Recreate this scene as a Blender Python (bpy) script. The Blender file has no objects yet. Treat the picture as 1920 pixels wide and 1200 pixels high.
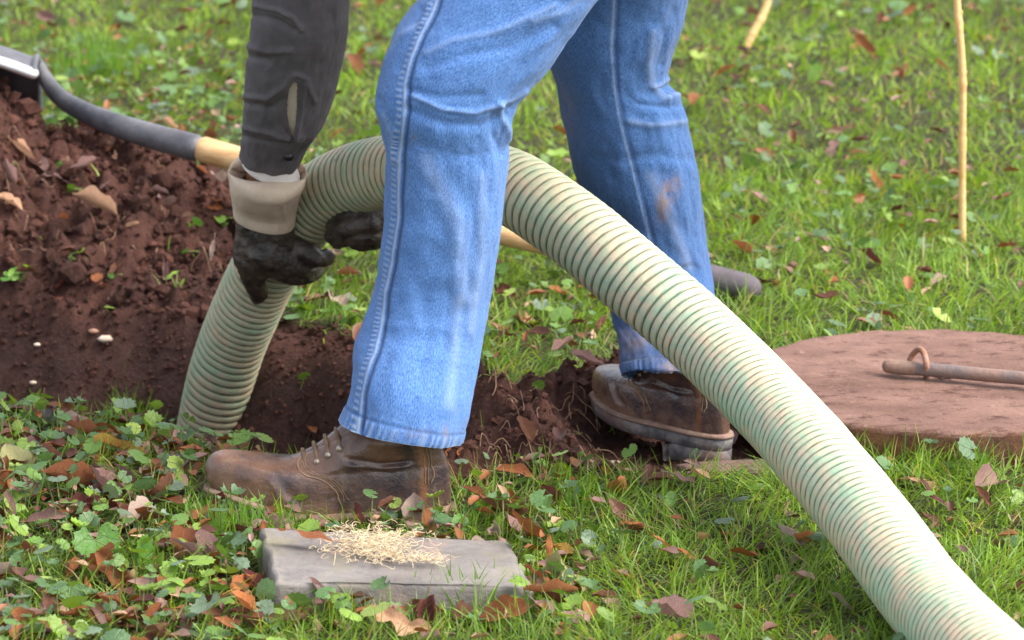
import bpy, bmesh, math, random
import numpy as np
from mathutils import Vector, Matrix
R = math.radians
rng = np.random.default_rng(11)
random.seed(5)
S = bpy.context.scene
COL = S.collection

# ------------------------------------------------------------------ camera, world, sun, exposure
CAM_H, PITCH, FPX = 1.44, R(14.0), 7500.0      # metres, radians, focal length in photo pixels (1920 wide)
cd = bpy.data.cameras.new('camera'); cam = bpy.data.objects.new('camera', cd); COL.objects.link(cam)
cam.location = (0, 0, CAM_H); cam.rotation_euler = (R(90) - PITCH, 0, 0)
cd.sensor_width = 36; cd.lens = FPX / 1920 * 36; cd.clip_start = 0.1; cd.clip_end = 500
cd.dof.use_dof = True; cd.dof.focus_distance = 4.95; cd.dof.aperture_fstop = 9.5
S.camera = cam
S.render.resolution_x, S.render.resolution_y = 1024, 640
w = bpy.data.worlds.new('World'); S.world = w; w.use_nodes = True
nt = w.node_tree; bg = nt.nodes['Background']
sky = nt.nodes.new('ShaderNodeTexSky'); sky.sky_type = 'NISHITA'; sky.sun_disc = False
SUN_EL, SUN_AZ = R(50), R(104)                   # azimuth clockwise from +Y: light from the right and a little behind the camera
sky.sun_elevation = SUN_EL; sky.sun_rotation = SUN_AZ; sky.dust_density = 3.0; sky.ozone_density = 1.0; sky.air_density = 0.7
hs = nt.nodes.new('ShaderNodeHueSaturation'); hs.inputs['Saturation'].default_value = 0.4    # thin cloud takes most of the blue out of the sky
nt.links.new(sky.outputs[0], hs.inputs['Color']); nt.links.new(hs.outputs[0], bg.inputs[0]); bg.inputs[1].default_value = 0.15
sd = bpy.data.lights.new('sun', 'SUN'); sun = bpy.data.objects.new('sun', sd); COL.objects.link(sun)
sd.energy = 1.0; sd.angle = R(40); sd.color = (1.0, 0.95, 0.87)
sdir = Vector((math.sin(SUN_AZ) * math.cos(SUN_EL), math.cos(SUN_AZ) * math.cos(SUN_EL), math.sin(SUN_EL)))
sun.rotation_euler = sdir.to_track_quat('Z', 'Y').to_euler()
S.view_settings.view_transform = 'Standard'; S.view_settings.look = 'None'; S.view_settings.gamma = 1.0
S.view_settings.exposure = 1.7

# ------------------------------------------------------------------ pixel <-> place
cp, sp = math.cos(PITCH), math.sin(PITCH)
def ray(px, py):
    a = (px - 960) / FPX; b = -(py - 600) / FPX
    return np.array([a, cp + b * sp, -sp + b * cp])
def pt(px, py, Y):
    d = ray(px, py); t = Y / d[1]
    return np.array([d[0] * t, Y, CAM_H + d[2] * t])
def gp(px, py, z=0.0):
    d = ray(px, py); t = (z - CAM_H) / d[2]
    return np.array([d[0] * t, d[1] * t, z])
def proj(P):
    P = np.asarray(P, float); x, y, z = P[..., 0], P[..., 1], P[..., 2] - CAM_H
    dep = y * cp - z * sp; up = y * sp + z * cp
    return 960 + FPX * x / dep, 600 - FPX * up / dep

# ------------------------------------------------------------------ numpy helpers
def _h(ix, iy, s):
    n = (ix.astype(np.int64) * 374761393 + iy.astype(np.int64) * 668265263 + s * 974711) & 0x7fffffff
    n = ((n ^ (n >> 13)) * 1274126177) & 0x7fffffff
    return ((n ^ (n >> 16)) & 0xffff) / 65535.0
def vnoise(x, y, s=0):
    x = np.asarray(x, float); y = np.asarray(y, float)
    x, y = np.broadcast_arrays(x, y); ix, iy = np.floor(x), np.floor(y); fx, fy = x - ix, y - iy
    u, v = fx * fx * fx * (fx * (fx * 6 - 15) + 10), fy * fy * fy * (fy * (fy * 6 - 15) + 10)
    def g(a, b): h = _h(ix + a, iy + b, s) * 6.2831853; return np.cos(h) * (fx - a) + np.sin(h) * (fy - b)
    a, b, c, d = g(0, 0), g(1, 0), g(0, 1), g(1, 1)
    return ((a + (b - a) * u) * (1 - v) + (c + (d - c) * u) * v) * .95
def fbm(x, y, s=0, o=4):
    r = 0; a = 1.0
    for k in range(o):
        r = r + a * vnoise(x * 2 ** k, y * 2 ** k, s + k * 17); a *= .5
    return r
def smooth(a, b, x):
    t = np.clip((x - a) / (b - a), 0, 1); return t * t * (3 - 2 * t)
def poly_sdf(x, y, P):                           # negative inside
    x = np.asarray(x, float); y = np.asarray(y, float)
    d = np.full(x.shape, 1e9); ins = np.zeros(x.shape, bool); n = len(P)
    for i in range(n):
        ax, ay = P[i]; bx, by = P[(i + 1) % n]; ex, ey = bx - ax, by - ay
        t = np.clip(((x - ax) * ex + (y - ay) * ey) / (ex * ex + ey * ey + 1e-12), 0, 1)
        d = np.minimum(d, np.hypot(x - ax - t * ex, y - ay - t * ey))
        c = ((ay > y) != (by > y)) & (x < (bx - ax) * (y - ay) / (by - ay + 1e-12) + ax)
        ins ^= c
    return np.where(ins, -d, d)
def line_dist(x, y, P):
    d = np.full(np.shape(x), 1e9)
    for (ax, ay), (bx, by) in zip(P[:-1], P[1:]):
        ex, ey = bx - ax, by - ay
        t = np.clip(((x - ax) * ex + (y - ay) * ey) / (ex * ex + ey * ey + 1e-12), 0, 1)
        d = np.minimum(d, np.hypot(x - ax - t * ex, y - ay - t * ey))
    return d
def crs(P, n):                                   # Catmull-Rom resample of rows
    P = np.asarray(P, float); m = len(P)
    Q = np.vstack([2 * P[0] - P[1], P, 2 * P[-1] - P[-2]])
    t = np.linspace(0, m - 1, n); i = np.minimum(t.astype(int), m - 2); f = (t - i)[:, None]
    a, b, c, d = Q[i], Q[i + 1], Q[i + 2], Q[i + 3]
    return .5 * (2 * b + (c - a) * f + (2 * a - 5 * b + 4 * c - d) * f ** 2 + (3 * b - a - 3 * c + d) * f ** 3)

def mesh_arrays(name, V, F, mat=None, smooth_=True, col=None, attrs=None, uv=None):
    """V (n,3); F (m,k) equal-sized faces or list of such arrays"""
    me = bpy.data.meshes.new(name)
    Fs = F if isinstance(F, list) else [F]
    loops = np.concatenate([f.ravel() for f in Fs]).astype(np.int32)
    sizes = np.concatenate([np.full(len(f), f.shape[1]) for f in Fs]).astype(np.int32)
    starts = np.concatenate([[0], np.cumsum(sizes)[:-1]]).astype(np.int32)
    me.vertices.add(len(V)); me.vertices.foreach_set('co', np.asarray(V, np.float32).ravel())
    me.loops.add(len(loops)); me.loops.foreach_set('vertex_index', loops)
    me.polygons.add(len(sizes)); me.polygons.foreach_set('loop_start', starts)
    me.polygons.foreach_set('use_smooth', np.full(len(sizes), smooth_))
    me.update(calc_edges=True)
    if col is not None:
        a = me.color_attributes.new('Col', 'FLOAT_COLOR', 'POINT')
        c4 = np.ones((len(V), 4), np.float32); c4[:, :3] = col; a.data.foreach_set('color', c4.ravel())
    if attrs:
        for k, v in attrs.items():
            a = me.attributes.new(k, 'FLOAT', 'POINT'); a.data.foreach_set('value', np.asarray(v, np.float32).ravel())
    if uv is not None:
        l = me.uv_layers.new(name='UVMap'); l.data.foreach_set('uv', np.asarray(uv, np.float32)[loops].ravel())
    if mat: me.materials.append(mat)
    return me
def link(name, me, parent=None):
    o = bpy.data.objects.new(name, me); COL.objects.link(o)
    if parent: o.parent = parent
    return o
def thing(name, label, cat, loc=(0, 0, 0), group=None, rotz=0):
    o = bpy.data.objects.new(name, None); COL.objects.link(o); o.location = loc; o.rotation_euler = (0, 0, rotz)
    o.empty_display_size = .05
    return tag(o, label, cat, group)
def tag(o, label, cat, group=None, kind=None):
    o['label'] = label; o['category'] = cat
    if group: o['group'] = group
    if kind: o['kind'] = kind
    return o
def grid_faces(nu, nv, wrap):                    # nu rings of nv verts
    i = np.arange(nu - 1)[:, None]; j = np.arange(nv if wrap else nv - 1)[None, :]; j2 = (j + 1) % nv
    return np.stack([i * nv + j, i * nv + j2, (i + 1) * nv + j2, (i + 1) * nv + j], -1).reshape(-1, 4)
def grid_normals(G, wrap=True):
    du = np.gradient(G, axis=0)
    if wrap: dv = (np.roll(G, -1, 1) - np.roll(G, 1, 1))
    else: dv = np.gradient(G, axis=1)
    n = np.cross(dv, du); return n / (np.linalg.norm(n, axis=-1, keepdims=True) + 1e-12)
def frames(C):
    T = np.gradient(C, axis=0); T /= np.linalg.norm(T, axis=1, keepdims=True) + 1e-12
    n = np.cross(T[0], [0.13, 1, 0.07]); n /= np.linalg.norm(n); N = [n]
    for k in range(1, len(C)):
        n = N[-1] - T[k] * np.dot(N[-1], T[k]); n /= np.linalg.norm(n); N.append(n)
    N = np.array(N); return T, N, np.cross(T, N)
def tube_arrays(pts, rad, n=24, seg=12, caps=True, flat=1.0):
    C = crs(pts, n) if len(pts) > 1 and n else np.asarray(pts, float)
    r = np.interp(np.linspace(0, 1, len(C)), np.linspace(0, 1, len(rad)), rad) if hasattr(rad, '__len__') else np.full(len(C), rad)
    T, N, B = frames(C)
    if caps:
        a = np.array([.05, .35, .62, .85]) * math.pi / 2
        c0 = C[0] - T[0] * (np.cos(a) * r[0])[:, None]; c1 = C[-1] + T[-1] * (np.cos(a[::-1]) * r[-1])[:, None]
        C = np.vstack([c0, C, c1]); r = np.concatenate([np.sin(a) * r[0], r, np.sin(a[::-1]) * r[-1]])
        N = np.vstack([np.repeat(N[:1], 4, 0), N, np.repeat(N[-1:], 4, 0)]); B = np.vstack([np.repeat(B[:1], 4, 0), B, np.repeat(B[-1:], 4, 0)])
    th = np.linspace(0, 2 * math.pi, seg, endpoint=False)
    G = C[:, None] + r[:, None, None] * (np.cos(th)[None, :, None] * N[:, None] + flat * np.sin(th)[None, :, None] * B[:, None])
    V = G.reshape(-1, 3); F = grid_faces(len(C), seg, True)
    if caps:
        V = np.vstack([V, G[0].mean(0), G[-1].mean(0)]); a, b = len(V) - 2, len(V) - 1; j = np.arange(seg); j2 = (j + 1) % seg; o = (len(C) - 1) * seg
        T3 = np.vstack([np.stack([j2, j, np.full(seg, a)], 1), np.stack([o + j, o + j2, np.full(seg, b)], 1)])
    else: T3 = np.zeros((0, 3), int)
    return V, F, T3
def tubes_mesh(name, specs, mat, **kw):
    Vs, Q, T, o = [], [], [], 0
    for s in specs:
        V, F, T3 = tube_arrays(**s); Vs.append(V); Q.append(F + o); T.append(T3 + o); o += len(V)
    F = [np.vstack(Q)]
    if sum(len(t) for t in T): F.append(np.vstack(T))
    return mesh_arrays(name, np.vstack(Vs), F, mat, **kw)

# ------------------------------------------------------------------ materials
class MT:
    def __init__(s, name):
        s.m = bpy.data.materials.new(name); s.m.use_nodes = True; s.t = s.m.node_tree
        s.p = s.t.nodes['Principled BSDF']; s.out = s.t.nodes['Material Output']
    def n(s, typ, **kw):
        nd = s.t.nodes.new('ShaderNode' + typ)
        for k, v in kw.items():
            if k.startswith('i_'): s.set(nd.inputs[k[2:].replace('_', ' ')], v)
            else: setattr(nd, k, v)
        return nd
    def set(s, sock, v):
        if isinstance(v, bpy.types.NodeSocket): s.t.links.new(v, sock)
        elif isinstance(v, tuple) and len(v) == 3 and sock.type == 'RGBA': sock.default_value = (*v, 1)
        else: sock.default_value = v
    def noise(s, scale, detail=4, rough=.55, vec=None, dist=0, out=0):
        nd = s.n('TexNoise'); nd.inputs['Scale'].default_value = scale; nd.inputs['Detail'].default_value = detail
        nd.inputs['Roughness'].default_value = rough; nd.inputs['Distortion'].default_value = dist
        if vec is not None: s.t.links.new(vec, nd.inputs['Vector'])
        return nd.outputs[out]
    def obj(s): return s.n('TexCoord').outputs['Object']
    def uv(s): return s.n('TexCoord').outputs['UV']
    def map(s, vec, scale=(1, 1, 1), rot=(0, 0, 0)):
        nd = s.n('Mapping'); s.t.links.new(vec, nd.inputs[0]); nd.inputs['Scale'].default_value = scale; nd.inputs['Rotation'].default_value = rot
        return nd.outputs[0]
    def ramp(s, fac, stops):
        nd = s.n('ValToRGB'); s.t.links.new(fac, nd.inputs[0]); e = nd.color_ramp.elements
        while len(e) < len(stops): e.new(.5)
        for i, (p, c) in enumerate(stops):
            e[i].position = p; e[i].color = (c, c, c, 1) if not isinstance(c, tuple) else (*c, 1)
        return nd.outputs[0]
    def mix(s, fac, a, b, mode='MIX'):
        nd = s.n('Mix', data_type='RGBA', blend_type=mode)
        s.set(nd.inputs[0], fac); s.set(nd.inputs[6], a); s.set(nd.inputs[7], b); return nd.outputs[2]
    def math(s, op, a, b=0.0, c=0.0, clamp=False):
        nd = s.n('Math', operation=op, use_clamp=clamp); s.set(nd.inputs[0], a); s.set(nd.inputs[1], b); s.set(nd.inputs[2], c); return nd.outputs[0]
    def attr(s, name): return s.n('Attribute', attribute_name=name).outputs['Fac']
    def col(s): return s.n('Attribute', attribute_name='Col').outputs['Color']
    def bump(s, h, dist, strength=1.0, prev=None):
        nd = s.n('Bump'); s.set(nd.inputs['Height'], h); nd.inputs['Distance'].default_value = dist; nd.inputs['Strength'].default_value = strength
        if prev: s.t.links.new(prev, nd.inputs['Normal'])
        s.t.links.new(nd.outputs[0], s.p.inputs['Normal']); return nd.outputs[0]
    def base(s, c, rough=.8, spec=.3):
        s.set(s.p.inputs['Base Color'], c); s.set(s.p.inputs['Roughness'], rough); s.p.inputs['Specular IOR Level'].default_value = spec
    def translucent(s, color, fac):
        tr = s.n('BsdfTranslucent'); s.set(tr.inputs[0], color); mx = s.n('MixShader'); mx.inputs[0].default_value = fac
        s.t.links.new(s.p.outputs[0], mx.inputs[1]); s.t.links.new(tr.outputs[0], mx.inputs[2]); s.t.links.new(mx.outputs[0], s.out.inputs[0])

def mat_ground():
    m = MT('ground_soil_and_thatch'); v = m.obj()
    soil = m.mix(m.ramp(m.noise(7, 6, .65, v), [(.38, 0.), (.62, 1.)]), (.036, .014, .010), (.112, .044, .029))
    soil = m.mix(m.ramp(m.noise(70, 5, .7, v), [(.35, 0.), (.75, .8)]), soil, (.125, .062, .050))
    thatch = m.mix(m.ramp(m.noise(60, 5, .7, v), [(.35, 0.), (.7, 1.)]), (.025, .028, .010), (.12, .10, .05))
    a = m.attr('soil'); m.base(m.mix(a, thatch, soil), .9, .25)
    wet = m.attr('wet'); rr = m.math('MULTIPLY_ADD', wet, m.math('MULTIPLY_ADD', m.noise(14, 4, .6, v), -1.0, .1), .92); m.set(m.p.inputs['Roughness'], rr)
    b = m.bump(m.noise(45, 7, .72, v), .025, .8); m.bump(m.noise(190, 5, .7, v), .006, .8, b)
    return m.m
def mat_clod():
    m = MT('loose_soil'); v = m.obj()
    c = m.mix(m.ramp(m.noise(8, 5, .6, v), [(.38, 0.), (.62, 1.)]), (.044, .017, .011), (.125, .049, .032))
    c = m.mix(m.ramp(m.noise(120, 4, .7, v), [(.45, 0.), (.75, .6)]), c, (.15, .075, .06))
    m.base(c, .88, .25); m.bump(m.noise(210, 6, .7, v), .008, .9); return m.m
def mat_blade(name='grass_blade', tr=.42):
    m = MT(name); c = m.col(); m.base(c, .48, .4)
    m.translucent(m.mix(1.0, c, (1.5, 1.45, .55), 'MULTIPLY'), tr); return m.m
def mat_ivy():
    m = MT('ivy_leaf'); c = m.col(); uv = m.uv()
    # palmate veins radiating from the notch
    sx = m.n('SeparateXYZ'); m.t.links.new(uv, sx.inputs[0])
    ang = m.math('ARCTAN2', sx.outputs[1], sx.outputs[0]); v = m.math('ABSOLUTE', m.math('SINE', m.math('MULTIPLY', ang, 3.5)))
    vein = m.ramp(v, [(0.0, 1.), (.16, 0.)])
    cc = m.mix(m.math('MULTIPLY', vein, .45), c, (.22, .32, .16))
    cc = m.mix(m.math('MULTIPLY', m.ramp(m.noise(120, 3, .6, m.obj()), [(.45, 0.), (.8, 1.)]), .35), cc, (.20, .26, .18))
    m.base(cc, .42, .45); m.bump(m.math('ADD', m.math('MULTIPLY', vein, -.6), m.noise(160, 3, .6, m.obj())), .003, .7)
    m.translucent(m.mix(1.0, cc, (1.4, 1.4, .5), 'MULTIPLY'), .25); return m.m
def mat_leaf(name, a, b, c=None):
    m = MT(name); v = m.uv(); o = m.obj()
    rnd = m.n('ObjectInfo').outputs['Random']
    off = m.n('VectorMath', operation='ADD'); m.t.links.new(o, off.inputs[0]); cx = m.n('CombineXYZ'); m.set(cx.inputs[0], m.math('MULTIPLY', rnd, 7.)); m.t.links.new(cx.outputs[0], off.inputs[1])
    k = m.mix(m.ramp(m.noise(28, 5, .6, off.outputs[0]), [(.35, 0.), (.66, 1.)]), a, b)
    if c: k = m.mix(m.ramp(m.noise(60, 4, .6, off.outputs[0]), [(.5, 0.), (.62, 1.)]), k, c)
    k = m.mix(m.ramp(m.noise(200, 3, .6, off.outputs[0]), [(.55, 0.), (.75, .55)]), k, (.05, .02, .012))
    sx = m.n('SeparateXYZ'); m.t.links.new(v, sx.inputs[0])
    ax = m.math('ABSOLUTE', sx.outputs[0])
    mid = m.ramp(ax, [(0., 1.), (.07, 0.)])
    side = m.ramp(m.math('ABSOLUTE', m.math('SINE', m.math('MULTIPLY', m.math('SUBTRACT', sx.outputs[1], m.math('MULTIPLY', ax, .35)), 26.))), [(0., 1.), (.22, 0.)])
    vv = m.math('MAXIMUM', mid, m.math('MULTIPLY', side, .5))
    k = m.mix(m.math('MULTIPLY', vv, .4), k, m.mix(.5, k, (.6, .4, .25)))
    br = m.math('MULTIPLY_ADD', rnd, .5, .75); hs = m.n('HueSaturation'); m.t.links.new(k, hs.inputs['Color']); m.set(hs.inputs['Value'], br)
    m.base(hs.outputs[0], .5, .4); m.bump(m.math('MULTIPLY_ADD', vv, .7, m.noise(90, 4, .6, o)), .003, .8)
    m.translucent(hs.outputs[0], .18); return m.m
def mat_denim(name, lo, hi, pale):
    m = MT(name); uv = m.uv(); f = m.attr('fade_shade')
    th = m.noise(1.0, 4, .7, m.map(uv, (700, 230, 1)))
    th2 = m.noise(1.0, 3, .6, m.map(uv, (330, 45, 1)))
    big = m.noise(1.0, 3, .5, m.map(uv, (9, 6, 1)))
    k = m.mix(m.ramp(big, [(.1, 0.), (.9, 1.)]), lo, hi)
    k = m.mix(m.math('MULTIPLY', m.ramp(th, [(.40, 0.), (.62, 1.)]), .55), k, pale)
    k = m.mix(m.math('MULTIPLY', m.ramp(th2, [(.5, 0.), (.72, 1.)]), .16), k, pale)
    k = m.mix(m.math('MAXIMUM', f, 0.0), k, (.62, .68, .76))
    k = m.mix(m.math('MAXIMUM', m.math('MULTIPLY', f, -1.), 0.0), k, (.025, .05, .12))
    k = m.mix(m.math('MULTIPLY', m.attr('mud'), m.ramp(m.noise(60, 5, .7, m.obj()), [(.32, 0.), (.62, .8)])), k, (.24, .16, .12))
    m.base(k, .9, .15); m.p.inputs['Sheen Weight'].default_value = .15
    b = m.bump(m.noise(1.0, 3, .6, m.map(uv, (60, 26, 1))), .004, .35)
    m.bump(m.noise(1.0, 3, .7, m.map(uv, (900, 500, 1))), .0012, .8, b); return m.m
def mat_simple(name, a, b, scale=20, rough=.8, spec=.3, bump=.002, bs=None, metal=0, detail=5):
    m = MT(name); v = m.obj(); m.base(m.mix(m.ramp(m.noise(scale, detail, .6, v), [(.3, 0.), (.7, 1.)]), a, b), rough, spec)
    m.p.inputs['Metallic'].default_value = metal
    if bump: m.bump(m.noise(bs or scale * 6, 5, .65, v), bump, .8)
    return m.m
def mat_hose():
    m = MT('hose_ribbed_plastic'); v = m.obj(); g = m.attr('groove'); d = m.attr('left_tone')
    k = m.mix(m.ramp(m.noise(7, 5, .6, v), [(.38, 0.), (.62, 1.)]), (.34, .52, .36), (.58, .56, .39))
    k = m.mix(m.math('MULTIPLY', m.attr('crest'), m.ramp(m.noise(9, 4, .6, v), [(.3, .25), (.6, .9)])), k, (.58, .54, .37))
    k = m.mix(m.ramp(m.noise(11, 6, .7, m.map(v, (1, 1, 1.6))), [(.42, 0.), (.60, .9)]), k, (.72, .52, .36))
    k = m.mix(m.math('MULTIPLY', m.ramp(m.noise(75, 5, .7, v), [(.42, 0.), (.62, 1.)]), .5), k, (.22, .50, .32))
    gr = m.mix(m.ramp(m.noise(26, 5, .65, v), [(.36, 0.), (.64, 1.)]), (.22, .27, .12), (.36, .27, .15))
    k = m.mix(m.math('MULTIPLY', d, m.ramp(m.noise(16, 4, .6, v), [(.25, .45), (.7, 1.)])), k, gr)
    k = m.mix(m.ramp(m.noise(48, 6, .75, v), [(.62, 0.), (.72, .7)]), k, (.14, .12, .07))
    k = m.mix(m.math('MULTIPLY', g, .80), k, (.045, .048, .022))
    m.base(k, .5, .4); m.bump(m.noise(240, 4, .7, v), .0012, .6); return m.m
def mat_leather():
    m = MT('worn_brown_leather'); v = m.obj()
    k = m.mix(m.ramp(m.noise(10, 5, .65, v), [(.42, 0.), (.58, 1.)]), (.036, .025, .030), (.135, .070, .044))
    k = m.mix(m.ramp(m.noise(22, 5, .7, v), [(.54, 0.), (.72, .6)]), k, (.20, .095, .05))
    k = m.mix(m.ramp(m.noise(34, 6, .7, v), [(.55, 0.), (.72, .5)]), k, (.28, .21, .15))
    k = m.mix(m.math('MULTIPLY', m.attr('dust'), m.ramp(m.noise(26, 6, .7, v), [(.36, .0), (.62, .85)])), k, (.29, .17, .11))
    k = m.mix(m.attr('worn'), k, (.33, .13, .045))
    m.base(k, m.ramp(m.noise(18, 4, .6, v), [(.3, .16), (.7, .40)]), .65)
    b = m.bump(m.noise(60, 4, .6, v, 1.5), .0018, .5); m.bump(m.noise(420, 3, .6, v), .0008, .6, b); return m.m
def mat_sole():
    m = MT('boot_sole_rubber'); v = m.obj(); s = m.n('SeparateXYZ'); m.t.links.new(v, s.inputs[0])
    k = m.mix(m.ramp(m.noise(30, 5, .7, v), [(.38, 0.), (.62, 1.)]), (.10, .098, .10), (.30, .27, .25))
    k = m.mix(m.ramp(m.noise(12, 4, .6, v), [(.52, 0.), (.66, .8)]), k, (.24, .11, .08))
    m.base(k, .75, .3); m.bump(m.noise(150, 4, .6, v), .002, .8); return m.m
def mat_concrete():
    m = MT('lid_concrete_with_red_mud'); v = m.obj()
    k = m.mix(m.ramp(m.noise(5, 6, .6, m.map(v, (1, 2.6, 1))), [(.35, 0.), (.65, 1.)]), (.145, .078, .058), (.25, .145, .112))
    k = m.mix(m.ramp(m.noise(26, 6, .75, m.map(v, (1, 2, 1))), [(.53, 0.), (.64, .9)]), k, (.075, .034, .027))
    k = m.mix(m.ramp(m.noise(70, 5, .7, v), [(.6, 0.), (.75, .7)]), k, (.36, .24, .19))
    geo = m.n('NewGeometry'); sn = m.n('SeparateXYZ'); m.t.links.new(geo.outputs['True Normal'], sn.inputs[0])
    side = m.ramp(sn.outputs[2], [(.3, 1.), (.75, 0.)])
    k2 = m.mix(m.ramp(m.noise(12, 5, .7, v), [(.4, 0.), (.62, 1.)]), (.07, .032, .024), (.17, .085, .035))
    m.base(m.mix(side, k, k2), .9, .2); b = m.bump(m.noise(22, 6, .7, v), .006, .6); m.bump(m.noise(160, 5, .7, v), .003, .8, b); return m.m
def mat_paver():
    m = MT('weathered_grey_stone'); v = m.obj()
    k = m.mix(m.ramp(m.noise(6, 6, .65, m.map(v, (1, 1.3, 2), (0, 0, .1))), [(.33, 0.), (.67, 1.)]), (.125, .108, .098), (.25, .225, .205))
    k = m.mix(m.ramp(m.noise(22, 6, .75, m.map(v, (1, 1.3, 1.6))), [(.52, 0.), (.7, .7)]), k, (.12, .115, .12))
    k = m.mix(m.ramp(m.noise(9, 5, .6, v), [(.56, 0.), (.7, .6)]), k, (.22, .20, .11))
    k = m.mix(m.ramp(m.noise(14, 5, .6, v), [(.60, 0.), (.72, .6)]), k, (.36, .25, .21))
    m.base(k, .85, .3); b = m.bump(m.noise(14, 7, .75, m.map(v, (1, 1.2, 3))), .006, .6); m.bump(m.noise(180, 5, .7, v), .002, .7, b); return m.m
def mat_wood(name, a, b, dark):
    m = MT(name); v = m.obj(); k = m.mix(m.ramp(m.noise(6, 5, .6, m.map(v, (1.5, 20, 20))), [(.35, 0.), (.65, 1.)]), a, b)
    k = m.mix(m.ramp(m.noise(14, 4, .7, m.map(v, (1, 5, 5))), [(.58, 0.), (.72, .8)]), k, dark)
    m.base(k, .5, .4); m.bump(m.noise(30, 4, .6, m.map(v, (1, 12, 12))), .0015, .6); return m.m

M = {}
M['ground'] = mat_ground(); M['clod'] = mat_clod(); M['blade'] = mat_blade(); M['ivy'] = mat_ivy()
M['denim'] = mat_denim('washed_blue_denim', (.032, .105, .315), (.062, .165, .43), (.21, .37, .66))
M['denim_shaded'] = mat_denim('washed_blue_denim_shaded', (.015, .052, .16), (.036, .105, .285), (.12, .23, .44))  # rear leg's copy of the same denim, with its shade mixed into the colours
M['shirt'] = mat_simple('charcoal_cotton', (.120, .108, .118), (.165, .150, .165), 30, .85, .25, .0015, 500)
M['under'] = mat_simple('white_knit', (.75, .70, .66), (.85, .82, .80), 40, .9, .2, .001, 400)
M['lining'] = mat_simple('cream_cotton', (.93, .80, .62), (.95, .86, .70), 40, .9, .2, .001, 400)
M['skin'] = mat_simple('skin', (.42, .19, .11), (.5, .24, .15), 30, .5, .4, .001, 300)
M['glove'] = mat_simple('muddy_black_rubber', (.010, .009, .009), (.085, .062, .046), 38, .34, .5, .006, 70)
M['cuff'] = mat_simple('beige_knit_cuff', (.52, .41, .30), (.68, .55, .43), 26, .95, .15, .0015, 420)
M['leather'] = mat_leather(); M['sole'] = mat_sole()
M['welt'] = mat_simple('dusty_boot_welt', (.20, .12, .09), (.36, .24, .18), 40, .85, .3, .002, 200)
M['lace'] = mat_simple('brown_lace', (.10, .06, .035), (.22, .15, .09), 60, .8, .3, .001, 500)
M['thread'] = mat_simple('waxed_thread', (.16, .10, .06), (.34, .22, .13), 90, .7, .3, 0)
M['eyelet'] = mat_simple('worn_brass', (.30, .24, .18), (.5, .44, .36), 60, .5, .5, 0, metal=.8)
M['hose'] = mat_hose(); M['concrete'] = mat_concrete(); M['paver'] = mat_paver()
M['ash'] = mat_wood('ash_handle', (.52, .29, .12), (.68, .44, .22), (.28, .12, .05))
M['ash_new'] = mat_wood('varnished_handle', (.60, .30, .09), (.72, .42, .15), (.5, .22, .06))
M['steel'] = mat_simple('dark_painted_steel', (.022, .025, .035), (.15, .145, .155), 12, .45, .5, .002, 90)
M['bright'] = mat_simple('polished_steel_edge', (.72, .70, .72), (.85, .83, .82), 22, .3, .5, .001, 90, metal=.6)
M['grip'] = mat_simple('grey_rubber_grip', (.085, .075, .08), (.14, .12, .13), 40, .75, .3, .002, 300)
M['rust'] = mat_simple('rusty_wire', (.26, .12, .07), (.42, .24, .17), 60, .8, .3, .002, 300)
M['bar'] = mat_simple('muddy_steel_bar', (.13, .12, .125), (.30, .18, .13), 14, .6, .4, .003, 90)
M['cane'] = mat_simple('peeled_cane', (.66, .36, .12), (.84, .54, .24), 26, .55, .4, .003, 70)
M['shaving'] = mat_simple('pale_wood_shavings', (.56, .42, .25), (.76, .64, .44), 60, .8, .3, 0)
M['chip'] = mat_simple('pale_stone', (.5, .36, .25), (.8, .68, .55), 50, .6, .4, .002, 200)
M['flag'] = mat_simple('mauve_flagstone', (.10, .055, .045), (.17, .10, .085), 30, .85, .3, .004, 120)
LEAFC = {
 'rust': ((.26, .075, .022), (.36, .13, .045), None, 'rust brown'),
 'brown': ((.15, .055, .028), (.26, .11, .06), None, 'dark brown'),
 'mauve': ((.24, .125, .11), (.36, .21, .18), None, 'mauve brown'),
 'tan': ((.50, .26, .14), (.62, .38, .24), None, 'pale tan'),
 'orange': ((.50, .15, .045), (.58, .23, .08), None, 'orange'),
 'maroon': ((.10, .022, .016), (.20, .05, .035), None, 'dark red'),
 'pale': ((.50, .34, .27), (.62, .48, .38), None, 'pinkish beige'),
 'gold': ((.42, .16, .03), (.60, .34, .05), (.62, .42, .08), 'golden'),
 'olive': ((.34, .32, .13), (.44, .42, .20), None, 'pale olive'),
 'green': ((.10, .24, .02), (.18, .34, .035), None, 'bright green')}
for k, (a, b, c, _) in LEAFC.items(): M['leaf_' + k] = mat_leaf('dead_leaf_' + k, a, b, c)

# ------------------------------------------------------------------ terrain
def gpoly(P, z=0): return [tuple(gp(x, y, z)[:2]) for x, y in P]
PIT = gpoly([(-500, 775), (0, 768), (150, 785), (300, 800), (430, 842), (560, 868), (700, 885), (850, 880), (905, 830), (870, 740), (760, 660), (620, 618), (400, 580), (200, 556), (0, 540), (-500, 520)])
SOIL_R = gpoly([(840, 680), (900, 700), (960, 735), (1040, 715), (1120, 694), (1180, 694), (1330, 715), (1500, 790), (1530, 872), (1400, 885), (1250, 880), (1120, 893), (1000, 890), (880, 915), (800, 905)])
HOLLOW = gpoly([(1080, 775), (1200, 745), (1430, 770), (1490, 860), (1400, 880), (1130, 876)])
MOUND_P = gpoly([(-600, 300), (430, 325), (440, 420), (470, 560), (400, 600), (-600, 580)])
MA_X = [-3.0, -2.2, -1.5, -.95, -.83, -.75, -.66, -.60, -.5, -.43, -.33, -.25]
MA_Z = [0, .2, .33, .285, .245, .165, .165, .15, .10, .075, .02, 0]
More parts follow.
